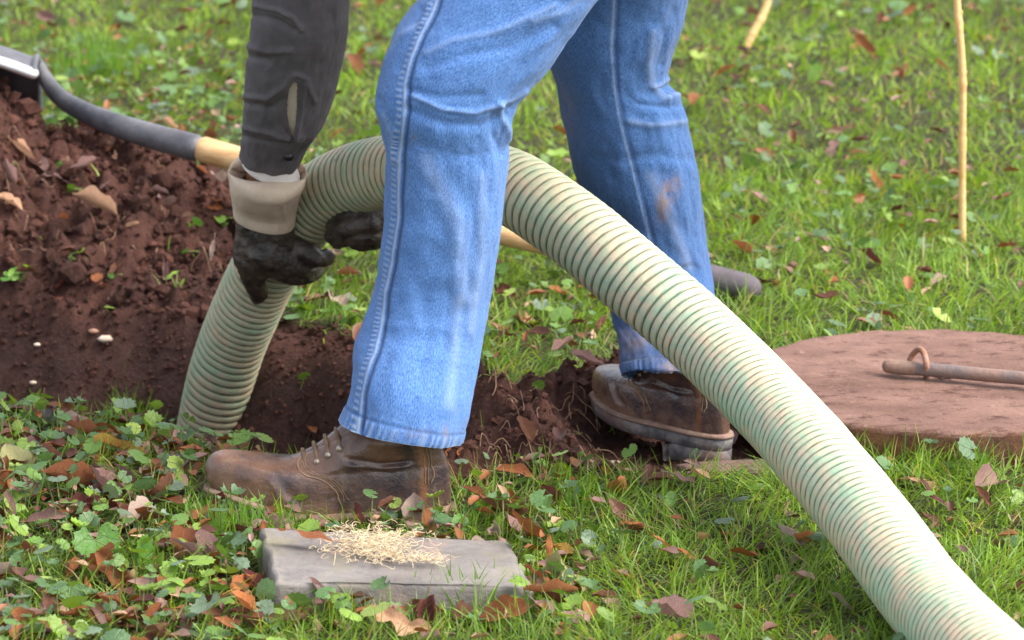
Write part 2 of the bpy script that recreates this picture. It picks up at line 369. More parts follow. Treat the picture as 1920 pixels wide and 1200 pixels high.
def mound(x, y):
    A = np.interp(x, MA_X, MA_Z); yc = 6.33 + .1 * vnoise(x * 3, x * 0 + 3.1, 5)
    d = y - yc; return A * (1 - smooth(0, 1, np.where(d < 0, -d / .46, d / .36)))
def H(x, y, fine=True):
    x = np.asarray(x, float); y = np.asarray(y, float)
    mo = mound(x, y); z = mo + .012 * fbm(x * 1.7, y * 1.7, 3, 3)
    s = poly_sdf(x + .02 * vnoise(x * 6, y * 6, 2), y + .03 * vnoise(x * 5, y * 5, 8), PIT)
    k = smooth(.0, -.16, s); z = z * (1 - k) - .32 * k - .02 * smooth(.05, 0, s)
    sh = poly_sdf(x, y, HOLLOW); z = z - .045 * smooth(.05, -.04, sh)
    sr = poly_sdf(x, y, SOIL_R); lump = np.clip(np.maximum(np.maximum(smooth(.0, .03, mo), smooth(.02, -.05, poly_sdf(x, y, MOUND_P))), smooth(.02, -.03, sr)), 0, 1)
    z = z + .02 * smooth(.03, -.04, sr) * smooth(.0, .10, sh)
    lump = lump * (.25 + .75 * smooth(0, .08, sh)) * smooth(-.05, .01, s)
    if fine:
        n = np.abs(fbm(x * 16, y * 16, 21, 4)); z = z + lump * (.070 * n + .014 * fbm(x * 60, y * 60, 9, 3) - .01)
        z = z + smooth(.03, -.03, s) * (.022 * fbm(x * 9, y * 9, 31, 3))
    return z
def soilmask(x, y):
    e = .03 * fbm(x * 11, y * 11, 44, 3)
    a = smooth(.02, .05, mound(x, y) + e * .8); b = smooth(.045, .02, poly_sdf(x, y, PIT) + e)
    c = np.maximum(smooth(.02, -.01, poly_sdf(x, y, SOIL_R) + e * 1.3), smooth(.03, 0, poly_sdf(x, y, MOUND_P) + e)); return np.clip(np.maximum(np.maximum(a, b), c), 0, 1)
xs = np.concatenate([[-60, -30, -15, -8, -5, -3.5, -2.8], np.arange(-2.2, -1.1, .03), np.arange(-1.1, .75, .0075), np.arange(.75, 2.2, .03), [2.8, 3.5, 5, 8, 15, 30, 60]])
ys = np.concatenate([[-60, -30, -15, -6, -2, 0, 1.5, 2.5, 3.2], np.arange(3.6, 4.7, .02), np.arange(4.7, 6.9, .0085), np.arange(6.9, 10.5, .03), [11, 12, 14, 18, 25, 35, 60, 120]])
X, Y = np.meshgrid(xs, ys); Z = H(X, Y)
V = np.stack([X, Y, Z], -1).reshape(-1, 3)
wet = smooth(.03, -.06, poly_sdf(X, Y, PIT)) * smooth(-.02, -.1, Z)
ground = link('ground', mesh_arrays('ground', V, grid_faces(len(ys), len(xs), False), M['ground'], attrs={'soil': soilmask(X, Y), 'wet': wet}))
ground['kind'] = 'structure'
def hz(x, y): return float(H(np.array([x]), np.array([y]))[0])
def on_ground(px, py, it=6, dz=0.0):             # where the sight line through a photo pixel meets the terrain
    d = ray(px, py); o = np.array([0, 0, CAM_H]); t = np.arange(3.9, 10.5, .004)
    P = o + d[None] * t[:, None]; g = H(P[:, 0], P[:, 1]); k = np.argmax(P[:, 2] < g + dz); return P[k]

# paver, lid outlines used as keep-outs
def keepout(x, y):
    lid = np.hypot((x - LIDC[0]) / (LID_R + .0), (y - LIDC[1]) / (LID_R + .0)) < 1.02
    pv = poly_sdf(x, y, PAV_G) < .004
    return lid | pv
LID_R = .275
_lf, _lb = gp(1775, 808, .05), gp(1775, 622, .05)
LIDC = np.array([_lf[0] * .5 + _lb[0] * .5, (_lf[1] + _lb[1]) / 2]); 
PAV = [(487, 989, .046), (955, 1014, .030), (1002, 1102, .024), (516, 1092, .040)]
PAV_T = [gp(x, y, z) for x, y, z in PAV]; PAV_G = [tuple(p[:2]) for p in PAV_T]

# ------------------------------------------------------------------ soil clods (uncountable crumbs) and roots
def ico(sub=1):
    bm = bmesh.new(); bmesh.ops.create_icosphere(bm, subdivisions=sub, radius=1)
    v = np.array([p.co[:] for p in bm.verts]); f = np.array([[q.index for q in t.verts] for t in bm.faces]); bm.free(); return v, f
def rotmats(n, tilt=None, yaw=None):
    a = rng.uniform(0, 2 * np.pi, n) if yaw is None else yaw
    t = rng.uniform(0, np.pi, n) if tilt is None else tilt; b = rng.uniform(0, 2 * np.pi, n)
    ca, sa, ct, st, cb, sb = np.cos(a), np.sin(a), np.cos(t), np.sin(t), np.cos(b), np.sin(b)
    o, z = np.ones(n), np.zeros(n)
    Rz = lambda c, s: np.stack([c, -s, z, s, c, z, z, z, o], -1).reshape(n, 3, 3)
    Rx = np.stack([o, z, z, z, ct, -st, z, st, ct], -1).reshape(n, 3, 3)
    return Rz(cb, sb) @ Rx @ Rz(ca, sa)
def scatter_points(n, x0, x1, y0, y1, dens, batch=None):
    out = []; tot = 0
    while tot < n:
        x = rng.uniform(x0, x1, 20000); y = rng.uniform(y0, y1, 20000); k = rng.random(20000) < dens(x, y)
        out.append(np.stack([x[k], y[k]], 1)); tot += k.sum()
        if len(out) > 400: break
    return np.vstack(out)[:n]
def clods():
    iv, fi = ico(1)
    Vs, Fs, o = [], [], 0
    for n, lo, hi in ((16000, .0015, .0045), (3400, .003, .008), (1900, .006, .013), (260, .012, .020), (60, .018, .030)):
        P = scatter_points(n, -1.35, .75, 4.75, 6.85, lambda x, y: soilmask(x, y) * (poly_sdf(x, y, PIT) > (-.17 if hi < .012 else 0.0)) * (poly_sdf(x, y, PIT) > -.17))
        r = rng.uniform(lo, hi, len(P)) * rng.uniform(.7, 1.1, len(P)) * np.where(P[:, 0] > -.2, .6, 1); r = r * np.where(poly_sdf(P[:, 0], P[:, 1], HOLLOW) < .0, .6, 1)
        g = iv[None] * (1 + .75 * (rng.random((len(P), len(iv), 1)) - .5)) * r[:, None, None] * np.array([1, 1, .75])
        g = np.einsum('nij,nkj->nki', rotmats(len(P)), g)
        z = H(P[:, 0], P[:, 1]) + r * .3; g = g + np.stack([P[:, 0], P[:, 1], z], 1)[:, None]
        Vs.append(g.reshape(-1, 3)); Fs.append((fi[None] + (np.arange(len(P)) * len(iv))[:, None, None]).reshape(-1, 3) + o); o += len(P) * len(iv)
    c = link('soil_crumbs', mesh_arrays('soil_crumbs', np.vstack(Vs), np.vstack(Fs), M['clod'], False))
    tag(c, 'loose red brown soil crumbs spread over the dug mound and trench edge', 'soil', kind='stuff')
clods()

# ------------------------------------------------------------------ grass
def pxy(x, y): return proj(np.stack([x, y, x * 0], -1))
def box_w(px, py, x0, x1, y0, y1, e=40):
    return smooth(x0 - e, x0 + e, px) * (1 - smooth(x1 - e, x1 + e, px)) * smooth(y0 - e, y0 + e, py) * (1 - smooth(y1 - e, y1 + e, py))
def clear_w(x, y):
    px, py = pxy(x, y); return 1 - .85 * box_w(px, py, 380, 850, 905, 985, 12)
def ivy_w(x, y):                                  # how much ground ivy grows here
    px, py = pxy(x, y)
    b = .07 + .35 * smooth(.12, .32, fbm(x * 3.1, y * 3.1, 71, 3))
    b = np.maximum(b, .78 * (1 - smooth(430, 600, px)) * smooth(700, 790, py))
    b = np.maximum(b, .7 * box_w(px, py, 380, 1100, 860, 1250, 40) * (.5 + 1.2 * (fbm(x * 6, y * 6, 5, 2) + .1)))
    b = np.maximum(b, .6 * (1 - smooth(420, 520, px)) * (1 - smooth(420, 460, py)) * smooth(40, 160, py))
    b = np.maximum(b, .45 * box_w(px, py, 480, 1160, 300, 700, 60)); b = np.maximum(b, .35 * box_w(px, py, 1350, 1920, 330, 520, 60))
    return np.clip(b, 0, 1) * clear_w(x, y)
def grass_w(x, y):
    px, py = pxy(x, y); iv = ivy_w(x, y)
    g = 1 - .62 * iv * (py > 430) - .45 * iv * (py <= 430)
    g = np.maximum(g, .9 * box_w(px, py, 400, 520, 900, 1100, 25)); g = np.maximum(g, .95 * box_w(px, py, 215, 300, 740, 800, 12))
    g = g * (.68 + .8 * np.clip(fbm(x * 5, y * 5, 91, 3) + .45, 0, 1))
    g = g * (1 - soilmask(x, y) * .995); g = np.where(keepout(x, y), 0, g) * np.where(box_w(px, py, 370, 850, 895, 990, 8) > .5, .05, 1)
    return np.clip(g, 0, 1)
def blades(n, x0, x1, y0, y1, L0, L1, W, dens, seg=3, hue=0):
    P = scatter_points(n, x0, x1, y0, y1, dens); n = len(P)
    x, y = P[:, 0], P[:, 1]; px, py = pxy(x, y)
    clump = fbm(x * 7, y * 7, 13, 3)
    L = rng.uniform(L0, L1, n) * (1 + .7 * clump); Wd = W * rng.uniform(.6, 1.25, n)
    a = 2.4 * np.pi * fbm(x * 5, y * 5, 29, 2) + rng.normal(0, 1.1, n)   # lean direction, locally combed
    lean = np.abs(rng.normal(.35, .4, n)); curve = rng.normal(1.15, .6, n)
    t = np.linspace(0, 1, seg + 1)[None]
    ang = np.clip(lean[:, None] + curve[:, None] * t, -.2, 2.05)
    ds = L[:, None] / seg; hx = np.cumsum(np.sin(ang) * ds, 1) - np.sin(ang[:, :1]) * ds; hzz = np.cumsum(np.cos(ang) * ds, 1) - np.cos(ang[:, :1]) * ds
    hzz = np.maximum(hzz, .003)
    C = np.stack([x[:, None] + hx * np.cos(a)[:, None], y[:, None] + hx * np.sin(a)[:, None], H(x, y, False)[:, None] + hzz - .004], -1)
    fa = rng.uniform(0, np.pi, n); side = np.stack([np.cos(fa), np.sin(fa), 0 * fa], -1)
    wt = (1 - t ** 2.2) * .92 + .08; off = side[:, None] * (Wd[:, None] * wt * .5)[..., None]
    G = np.stack([C - off, C + off], 2)            # n, seg+1, 2, 3
    base = (np.arange(n) * (seg + 1) * 2)[:, None, None]
    k = np.arange(seg)[None, :, None]; F = base + k * 2 + np.array([0, 1, 3, 2])[None, None]
    c0 = np.array([[.130, .222, .022], [.185, .295, .028], [.095, .185, .03], [.24, .335, .055], [.17, .255, .07]])
    idx = rng.choice(5, n, p=[.34, .27, .18, .11, .10]); c = c0[idx]
    dry = rng.random(n) < (.07 + .05 * hue); c[dry] = np.array([.36, .28, .13]) * rng.uniform(.6, 1.15, (dry.sum(), 1))
    patch = fbm(x * 2.3, y * 2.3, 55, 3)[:, None]
    c = 1.18 * c * rng.uniform(.7, 1.3, (n, 1)) * (1 + .35 * patch); far = smooth(600, 100, py)[:, None]
    c = c * (1 + far * np.array([.10, .10, -.1]))
    cc = np.repeat(c[:, None], (seg + 1) * 2, 1).reshape(-1, 3)
    return G.reshape(-1, 3), F.reshape(-1, 4), np.clip(cc, 0, .9)
def add_blades(name, label, specs):
    Vs, Fs, Cs, o = [], [], [], 0
    for s in specs:
        V, F, C = blades(**s); Vs.append(V); Fs.append(F + o); Cs.append(C); o += len(V)
    g = link(name, mesh_arrays(name, np.vstack(Vs), np.vstack(Fs), M['blade'], True, np.vstack(Cs))); tag(g, label, 'grass', kind='stuff')
dn = lambda x, y: grass_w(x, y)
add_blades('lawn_grass', 'green lawn grass growing over the whole ground beyond and in front of the trench', [
    dict(n=52000, x0=-1.2, x1=1.15, y0=3.75, y1=5.2, L0=.022, L1=.062, W=.0024, dens=dn),
    dict(n=46000, x0=-1.3, x1=1.3, y0=5.2, y1=6.8, L0=.022, L1=.055, W=.0028, dens=dn),
    dict(n=78000, x0=-1.75, x1=1.75, y0=6.8, y1=9.9, L0=.018, L1=.048, W=.0036, dens=dn),
    dict(n=9000, x0=-1.1, x1=1.0, y0=3.75, y1=5.0, L0=.03, L1=.065, W=.0022, dens=lambda x, y: .5 * (1 - soilmask(x, y)) * ~keepout(x, y) * clear_w(x, y)),
    dict(n=26000, x0=-3.4, x1=-1.75, y0=5.4, y1=10.2, L0=.025, L1=.055, W=.005, dens=dn), dict(n=22000, x0=1.75, x1=3.2, y0=5.4, y1=10.2, L0=.025, L1=.055, W=.005, dens=dn), dict(n=12000, x0=-1.9, x1=-1.2, y0=3.6, y1=5.4, L0=.025, L1=.06, W=.004, dens=dn), dict(n=10000, x0=1.15, x1=1.9, y0=3.6, y1=6.8, L0=.025, L1=.06, W=.004, dens=dn),
])
# ------------------------------------------------------------------ ground ivy (round scalloped leaves on thin stalks)
def ivy_template(n=22, rings=2):
    V = [(0, 0, 0)]; UV = [(0, 0)]
    for k in range(1, rings + 1):
        for j in range(n):
            th = -math.pi + .32 + (2 * math.pi - .64) * j / (n - 1)
            r = (1 + .075 * math.cos(j * math.pi)) * (1 + .08 * math.cos(2 * th)) * k / rings
            x, y = .75 * math.cos(th) * r + .22 * k / rings, r * math.sin(th) * .98
            V.append((x, y, .42 * (r ** 2) - .16 * math.cos(th * 3) * (k / rings) ** 2 * .6)); UV.append((x + .4, y))
    F = [(0, 1 + j, 2 + j) for j in range(n - 1)]
    for k in range(rings - 1):
        for j in range(n - 1):
            a = 1 + k * n + j; b = a + n; F += [(a, b, b + 1), (a, b + 1, a + 1)]
    return np.array(V), np.array(F), np.array(UV)
def ivy(n, x0, x1, y0, y1, r0, r1, up, tmpl, seed):
    P = scatter_points(n, x0, x1, y0, y1, lambda x, y: ivy_w(x, y) ** 1.2 * (1 - soilmask(x, y) * .97) * ~keepout(x, y)); n = len(P)
    tv, tf, tuv = tmpl; r = rng.uniform(r0, r1, n) * rng.uniform(.45, 1.0, n); Rm = rotmats(n, tilt=np.abs(rng.normal(.45, .42, n)))
    g = tv[None] * np.stack([r, r * rng.uniform(.85, 1.1, n), r * rng.uniform(-.6, 1.0, n)], -1)[:, None]; g = np.einsum('nij,nkj->nki', Rm, g)
    z = H(P[:, 0], P[:, 1], False) + rng.uniform(.004, up, n)
    top = np.stack([P[:, 0], P[:, 1], z], 1); g = g + top[:, None]
    c0 = np.array([[.10, .19, .06], [.13, .24, .04], [.20, .32, .04], [.15, .21, .13], [.08, .15, .06], [.30, .40, .07]])
    c = c0[rng.choice(6, n, p=[.27, .22, .16, .16, .14, .05])] * rng.uniform(.75, 1.2, (n, 1))
    V = g.reshape(-1, 3); F = (tf[None] + (np.arange(n) * len(tv))[:, None, None]).reshape(-1, 3)
    Cc = np.repeat(c, len(tv), 0); U = np.tile(tuv, (n, 1))
    # stalks: a thin strip from the ground to the notch
    rt = np.stack([P[:, 0] + rng.normal(0, .008, n), P[:, 1] + rng.normal(0, .008, n), H(P[:, 0], P[:, 1], False) - .003], 1)
    w_ = np.stack([np.full(n, .0007), np.zeros(n), np.zeros(n)], 1); SV = np.stack([rt - w_, rt + w_, top + w_, top - w_], 1).reshape(-1, 3)
    o = len(V); SF = np.array([[0, 1, 2], [0, 2, 3]])[None] + (np.arange(n) * 4)[:, None, None] + o
    V = np.vstack([V, SV]); F = np.vstack([F, SF.reshape(-1, 3)]); Cc = np.vstack([Cc, np.tile([[.2, .28, .08]], (4 * n, 1))]); U = np.vstack([U, np.full((4 * n, 2), .37)])
    return V, F, Cc, U
parts = [ivy(2500, -1.15, 1.0, 3.8, 5.25, .009, .024, .045, ivy_template(), 1), ivy(900, -1.2, 1.2, 5.2, 6.9, .010, .021, .03, ivy_template(14, 1), 2),
         ivy(2000, -1.7, 1.7, 6.8, 9.8, .011, .026, .035, ivy_template(12, 1), 3)]
o = 0; Vs, Fs, Cs, Us = [], [], [], []
for V, F, C, U in parts: Vs.append(V); Fs.append(F + o); Cs.append(C); Us.append(U); o += len(V)
g = link('ground_ivy', mesh_arrays('ground_ivy', np.vstack(Vs), np.vstack(Fs), M['ivy'], True, np.vstack(Cs), uv=np.vstack(Us)))
tag(g, 'round leaved ground ivy creeping through the lawn and along the trench edge', 'ground cover', kind='stuff')

# ------------------------------------------------------------------ dead leaves
def leaf_arrays(shape, seed, nu=7, nv=13):
    r = random.Random(seed); v = np.linspace(-1, 1, nv)[:, None]; u = np.linspace(-1, 1, nu)[None]
    if shape == 'oval': wv = .46 * (1 - np.abs(v) ** 2.3) ** .75
    elif shape == 'narrow': wv = .24 * (1 - np.abs(v) ** 2) ** .9
    elif shape == 'oak': wv = .50 * (1 - np.abs(v) ** 2.2) ** .8 * (.68 + .36 * np.cos(v * 8.5 + .6))
    else: wv = .62 * (1 - np.abs(v + .1) ** 3).clip(0) ** .8
    wv = np.maximum(wv, .012); ed = 1 + .10 * np.array([r.uniform(-1, 1) for _ in range(nv)])[:, None]
    x = u * wv * ed; y = v + 0 * u
    curl = r.uniform(.3, 1.6); bend = r.uniform(-.5, .6); tw = r.uniform(-.7, .7)
    z = curl * x ** 2 * r.choice([1, 1, 1, -1]) * 1.2 + bend * y ** 2 * .5 + tw * x * y * .6
    z = z + .05 * np.sin(y * 7 + r.uniform(0, 6)) * np.abs(u) + .05 * np.sin(x * 9 + y * 5 + r.uniform(0, 6)) * np.abs(u)
    if r.random() < .45:                          # one side rolled up
        s = r.choice([-1, 1]); k = np.clip(u * s, 0, 1) ** 2; x = x * (1 - .55 * k); z = z + .38 * k * (1 - np.abs(v) ** 2)
    V = np.stack([x, y, z], -1).reshape(-1, 3) * .5
    F = grid_faces(nv, nu, False); UV = np.stack([u + 0 * v, v + 0 * u], -1).reshape(-1, 2)
    # stalk
    s0 = len(V); ys_ = [-.5, -.62, -.74]; z0 = V[:nu].mean(0)[2]
    for i, yy in enumerate(ys_): V = np.vstack([V, [[-.008, yy, z0 + .03 * i], [.008, yy, z0 + .03 * i]]]); UV = np.vstack([UV, [[0, -1], [0, -1]]])
    F = np.vstack([F, [[s0, s0 + 1, s0 + 3, s0 + 2], [s0 + 2, s0 + 3, s0 + 5, s0 + 4]]])
    return V, F, UV
_leafme = {}
def leaf_mesh(shape, var, colr):
    k = (shape, var, colr)
    if k not in _leafme:
        V, F, UV = leaf_arrays(shape, hash((['oval', 'narrow', 'oak', 'broad'].index(shape), var)) & 0xffff)
        _leafme[k] = mesh_arrays('fallen_leaf', V, F, M['leaf_' + colr], uv=UV)
    return _leafme[k]
LCOUNT = [0]
def put_leaf(P, size, shape, var, colr, rz, tilt=(0, 0), lift=0.010, label=None, group=None):
    o = link('fallen_leaf', leaf_mesh(shape, var, colr)); LCOUNT[0] += 1
    o.location = (P[0], P[1], P[2] + lift); o.scale = (size, size, size); o.rotation_euler = (tilt[0], tilt[1], rz)
    return tag(o, label, 'leaf', group)
KEYS = [ # px, py, size px, shape, var, colour, rz, tilt, label
 (178, 402, 88, 'oval', 1, 'tan', 1.9, (.5, .2), 'pale tan curled leaf lying alone on the red soil mound'),
 (14, 388, 62, 'oval', 2, 'tan', 1.2, (.3, 0), 'pale tan leaf on the soil mound at the left edge of the picture'),
 (70, 322, 60, 'oval', 3, 'mauve', 1.0, (.4, 0), 'mauve brown leaf high on the soil mound below the shovel blade'),
 (102, 340, 55, 'narrow', 1, 'mauve', 1.3, (.2, 0), 'narrow mauve leaf overlapping another mauve leaf on the soil mound'),
 (312, 520, 50, 'narrow', 4, 'mauve', .1, (1.0, 0), 'upright mauve pointed leaf on soil just left of the gloved hand'),
 (210, 852, 118, 'narrow', 2, 'gold', 1.45, (.1, .2), 'long leaf half brown half golden yellow left of the front boot'),
 (125, 925, 105, 'oval', 4, 'rust', 2.1, (.5, .2), 'large rust brown leaf with raised midrib among the ivy at lower left'),
 (140, 803, 72, 'narrow', 5, 'pale', 1.9, (.3, 0), 'pinkish beige rolled leaf at the near trench edge'),
 (25, 890, 80, 'broad', 2, 'olive', .5, (.9, 0), 'pale olive leaf standing at the left edge of the picture'),
 (90, 868, 70, 'oval', 6, 'brown', 1.2, (.3, .3), 'dark brown crumpled leaf beside the pale olive leaf at left'),
 (15, 970, 60, 'oval', 5, 'mauve', .2, (.9, 0), 'mauve folded leaf at left edge below the pale olive leaf'),
 (205, 935, 80, 'oval', 8, 'mauve', 1.4, (.1, 0), 'mauve brown flat leaf right of the large rust brown leaf'),
 (40, 1045, 72, 'oval', 7, 'rust', 1.2, (.3, 0), 'rust brown leaf near the left edge below the mauve folded leaf'),
 (985, 1012, 82, 'oval', 9, 'rust', 2.3, (.8, .2), 'glossy rust brown curled leaf at the right back corner of the stone slab'),
 (1030, 1048, 52, 'narrow', 3, 'orange', .05, (1.35, 0), 'thin orange brown leaf standing upright right of the stone slab'),
 (1052, 1046, 38, 'broad', 4, 'gold', 1.0, (.4, 0), 'small bright golden leaf behind the pale olive leaf'),
 (1062, 1086, 92, 'broad', 1, 'olive', 2.3, (.75, -.2), 'large pale olive leaf standing in grass right of the stone slab'),
 (1262, 1046, 88, 'narrow', 7, 'orange', 1.7, (.5, .1), 'orange brown curved leaf in open grass right of the stone slab'),
 (1250, 1166, 82, 'broad', 5, 'mauve', 1.3, (.2, 0), 'mauve leaf pressed into grass at the bottom centre right'),
 (755, 1192, 118, 'oak', 3, 'tan', 1.4, (.3, .1), 'pale tan lobed oak leaf at the bottom edge below the stone slab'),
 (945, 972, 92, 'oval', 10, 'brown', 1.5, (.3, .5), 'dark brown rolled leaf right of the front boot heel'),
 (805, 995, 50, 'oval', 11, 'orange', .3, (.8, 0), 'orange leaf tip poking up behind the stone slab'),
 (672, 978, 42, 'oval', 12, 'maroon', .4, (.9, 0), 'small dark red leaf between the boot and the wood shavings'),
 (1395, 484, 52, 'oval', 13, 'orange', 1.2, (.6, 0), 'orange leaf lying beyond the grey shovel grip'),
 (1640, 350, 44, 'oval', 14, 'orange', .7, (.8, 0), 'orange leaf in the far grass left of the tall cane'),
 (1632, 498, 50, 'oval', 1, 'maroon', 1.1, (.6, 0), 'dark red leaf in the grass behind the concrete lid'),
 (1738, 522, 46, 'oval', 3, 'maroon', 1.8, (.3, 0), 'dark maroon leaf right of the dark red leaf behind the lid'),
 (1620, 102, 62, 'narrow', 6, 'rust', 1.1, (.7, 0), 'large rust leaf in the far grass between the two canes'),
 (1556, 250, 30, 'oval', 6, 'orange', 1.3, (.5, 0), 'small orange leaf in far grass midway between leg and tall cane'),
 (1755, 948, 90, 'narrow', 8, 'maroon', .9, (.5, .3), 'dark red long leaf tucked against the right side of the hose'),
 (1405, 842, 62, 'narrow', 9, 'rust', 2.0, (.6, 0), 'rust leaf between the rear boot heel and the hose'),
 (1700, 1062, 52, 'oval', 15, 'rust', .3, (.9, 0), 'rust leaf standing in grass right of the hose near the bottom'),
 (1480, 1022, 62, 'broad', 7, 'pale', .8, (.4, 0), 'pinkish beige tattered leaf in grass left of the hose'),
 (665, 130, 55, 'oval', 2, 'rust', .5, (.6, 0), 'rust leaf in far grass right of the grey sleeve'),
 (870, 190, 40, 'oval', 5, 'mauve', .9, (.4, 0), 'mauve leaf hidden behind the bent knee'),
 (940, 560, 62, 'oval', 8, 'maroon', 1.4, (.2, 0), 'dark red leaf just right of the front leg'),
 (1050, 560, 45, 'oval', 9, 'orange', 1.3, (.3, 0), 'orange leaf under the hose between the two legs'),
 (1100, 690, 62, 'oval', 10, 'mauve', 1.2, (.3, 0), 'mauve leaf at the soil edge left of the rear boot'),
 (860, 330, 50, 'oval', 11, 'rust', .4, (.3, 0), 'rust leaf on the lawn far behind the front leg'),
 (1270, 905, 62, 'oak', 4, 'mauve', 1.5, (.3, 0), 'mauve lobed leaf in grass in front of the rear boot'),
 (160, 985, 66, 'oval', 3, 'brown', 1.8, (.3, 0), 'brown leaf partly under ivy at lower left'),
 (480, 1110, 62, 'broad', 3, 'maroon', 1.2, (.7, 0), 'dark red leaf at the front left corner of the stone slab'),
 (490, 1020, 50, 'oval', 5, 'orange', .3, (.9, .3), 'orange leaf standing against the left side of the stone slab'),
]
MPX = lambda P: FPX / (P[1] * cp + (CAM_H - P[2]) * sp)
for px, py, spx, sh, va, co, rz, tl, lb in KEYS:
    P = on_ground(px, py + (14 if py > 740 else 6)); put_leaf(P, spx / MPX(P) * 1.15, sh, va, co, rz, tl, (.016 if py > 740 else .012) + .2 * spx / MPX(P) * abs(math.sin(tl[0])), lb)
P = PAV_T[0] * .60 + PAV_T[1] * .14 + PAV_T[3] * .2 + PAV_T[2] * .06; P[2] = .052
put_leaf(gp(572, 1012, .052), .070, 'narrow', 3, 'rust', 1.35, (.15, 0), .010, 'red brown pointed leaf resting on top of the stone slab')
# scattered fill, each a leaf of its own
LM = [(60, 200, 'behind the shovel blade'), (330, 160, 'on the lawn beyond the shovel socket'), (420, 60, 'on the far lawn left of the sleeve top'), (690, 60, 'between the sleeve and the knee'), (1000, 300, 'on the lawn seen between the thighs'), (1400, 160, 'under the slanting cane'),
  (1560, 60, 'on the far lawn between the canes'), (1860, 100, 'right of the tall cane near the top'), (1880, 420, 'right of the tall cane foot'), (1700, 420, 'left of the tall cane foot'), (1480, 300, 'on the lawn just right of the rear thigh'), (1420, 440, 'beyond the grey shovel grip'), (1520, 560, 'between the shovel grip and the lid'), (1800, 560, 'behind the concrete lid'),
  (60, 260, 'on the mound below the shovel blade'), (250, 300, 'on the mound beside the shovel socket'), (60, 450, 'on the lower left of the mound'), (230, 450, 'in the middle of the soil mound'), (390, 430, 'on soil left of the glove'), (600, 540, 'between the gloves and the front leg'), (560, 650, 'at the trench lip right of the hose'),
  (990, 520, 'under the hose right of the front leg'), (1060, 640, 'under the hose left of the rear shin'), (60, 830, 'at the near trench edge at far left'), (250, 850, 'at the near trench edge left of the hose base'), (60, 960, 'at the left edge level with the boot sole'), (250, 960, 'left of the near boot toe'), (60, 1060, 'low at the left edge'), (60, 1170, 'in the bottom left corner'),
  (220, 1060, 'beside the large dark ivy leaf'), (220, 1160, 'at the bottom under the large dark ivy leaf'), (400, 1040, 'in the bright grass left of the slab'), (400, 1160, 'at the bottom left of the slab'), (560, 1170, 'in front of the slab corner'), (760, 1180, 'at the bottom below the slab'), (960, 1160, 'at the bottom right of the slab'), (920, 930, 'behind the boot heel'), (1080, 960, 'in grass right of the boot heel'), (1100, 1080, 'near the pale olive leaf'),
  (1250, 960, 'in grass below the rear boot'), (1300, 1080, 'in open grass near the orange curved leaf'), (1450, 980, 'in grass just left of the hose'), (1500, 1150, 'at the bottom left of the hose'), (1750, 900, 'in front of the concrete lid'), (1850, 1000, 'right of the hose near the right edge')]
def zone(px, py): return min(LM, key=lambda q: (q[0] - px) ** 2 + ((q[1] - py) * 1.4) ** 2)[2]
fill = 0; tries = 0; used = set(); cols = ['rust', 'brown', 'mauve', 'tan', 'orange', 'maroon', 'pale']; cw = [.26, .2, .2, .06, .1, .12, .06]
while fill < 250 and tries < 9000:
    tries += 1
    q = rng.random()
    if q < .42: px, py = rng.uniform(-80, 620), rng.uniform(770, 1230)
    elif q < .54: px, py = rng.uniform(480, 1200), rng.uniform(870, 1230)
    elif q < .60: px, py = rng.uniform(1100, 1980), rng.uniform(860, 1230)
    elif q < .68: px, py = rng.uniform(0, 440), rng.uniform(200, 560)
    elif q < .80: px, py = rng.uniform(-60, 760), rng.uniform(0, 330)
    elif q < .88: px, py = rng.uniform(480, 1180), rng.uniform(330, 700)
    else: px, py = rng.uniform(1300, 1980), rng.uniform(-20, 620)
    gpt = gp(px, py)
    if keepout(np.array([gpt[0]]), np.array([gpt[1]]))[0]: continue
    if poly_sdf(np.array([gpt[0]]), np.array([gpt[1]]), PIT)[0] < 0: continue
    if px < 440 and 100 < py < 560: P = on_ground(px, py)
    else: P = np.array([gpt[0], gpt[1], hz(gpt[0], gpt[1])])
    co = cols[rng.choice(7, p=cw)]; sh = ['oval', 'narrow', 'oak', 'broad'][rng.choice(4, p=[.5, .2, .12, .18])]
    z_ = zone(px, py); word = LEAFC[co][3]
    sz = rng.uniform(.024, .074) if py > 740 else rng.uniform(.022, .058); tl0, tl1 = rng.normal(.1, .45), rng.normal(0, .35); look = ('small ' if sz < .034 else 'large ' if sz > .05 else '') + ('' if len(z_.split()) > 9 else '') if 0 else ('small ' if sz < .034 else 'large ' if sz > .05 else '') + ('upright ' if tl0 > .6 else 'face down ' if tl0 < -.45 else 'tilted ' if abs(tl0) > .3 else 'flat ')
    lbl = f'{look}{word} {dict(oak="lobed", narrow="narrow", oval="oval", broad="broad")[sh]} leaf {z_}'
    if len(lbl.split()) > 16: lbl = lbl[len(look):]
    if lbl in used: continue
    used.add(lbl); put_leaf(P, sz, sh, int(rng.integers(1, 9)), co, rng.uniform(0, 6.28), (tl0, tl1), rng.uniform(.008, .026),
             lbl, f'{word} leaves {z_}'); fill += 1
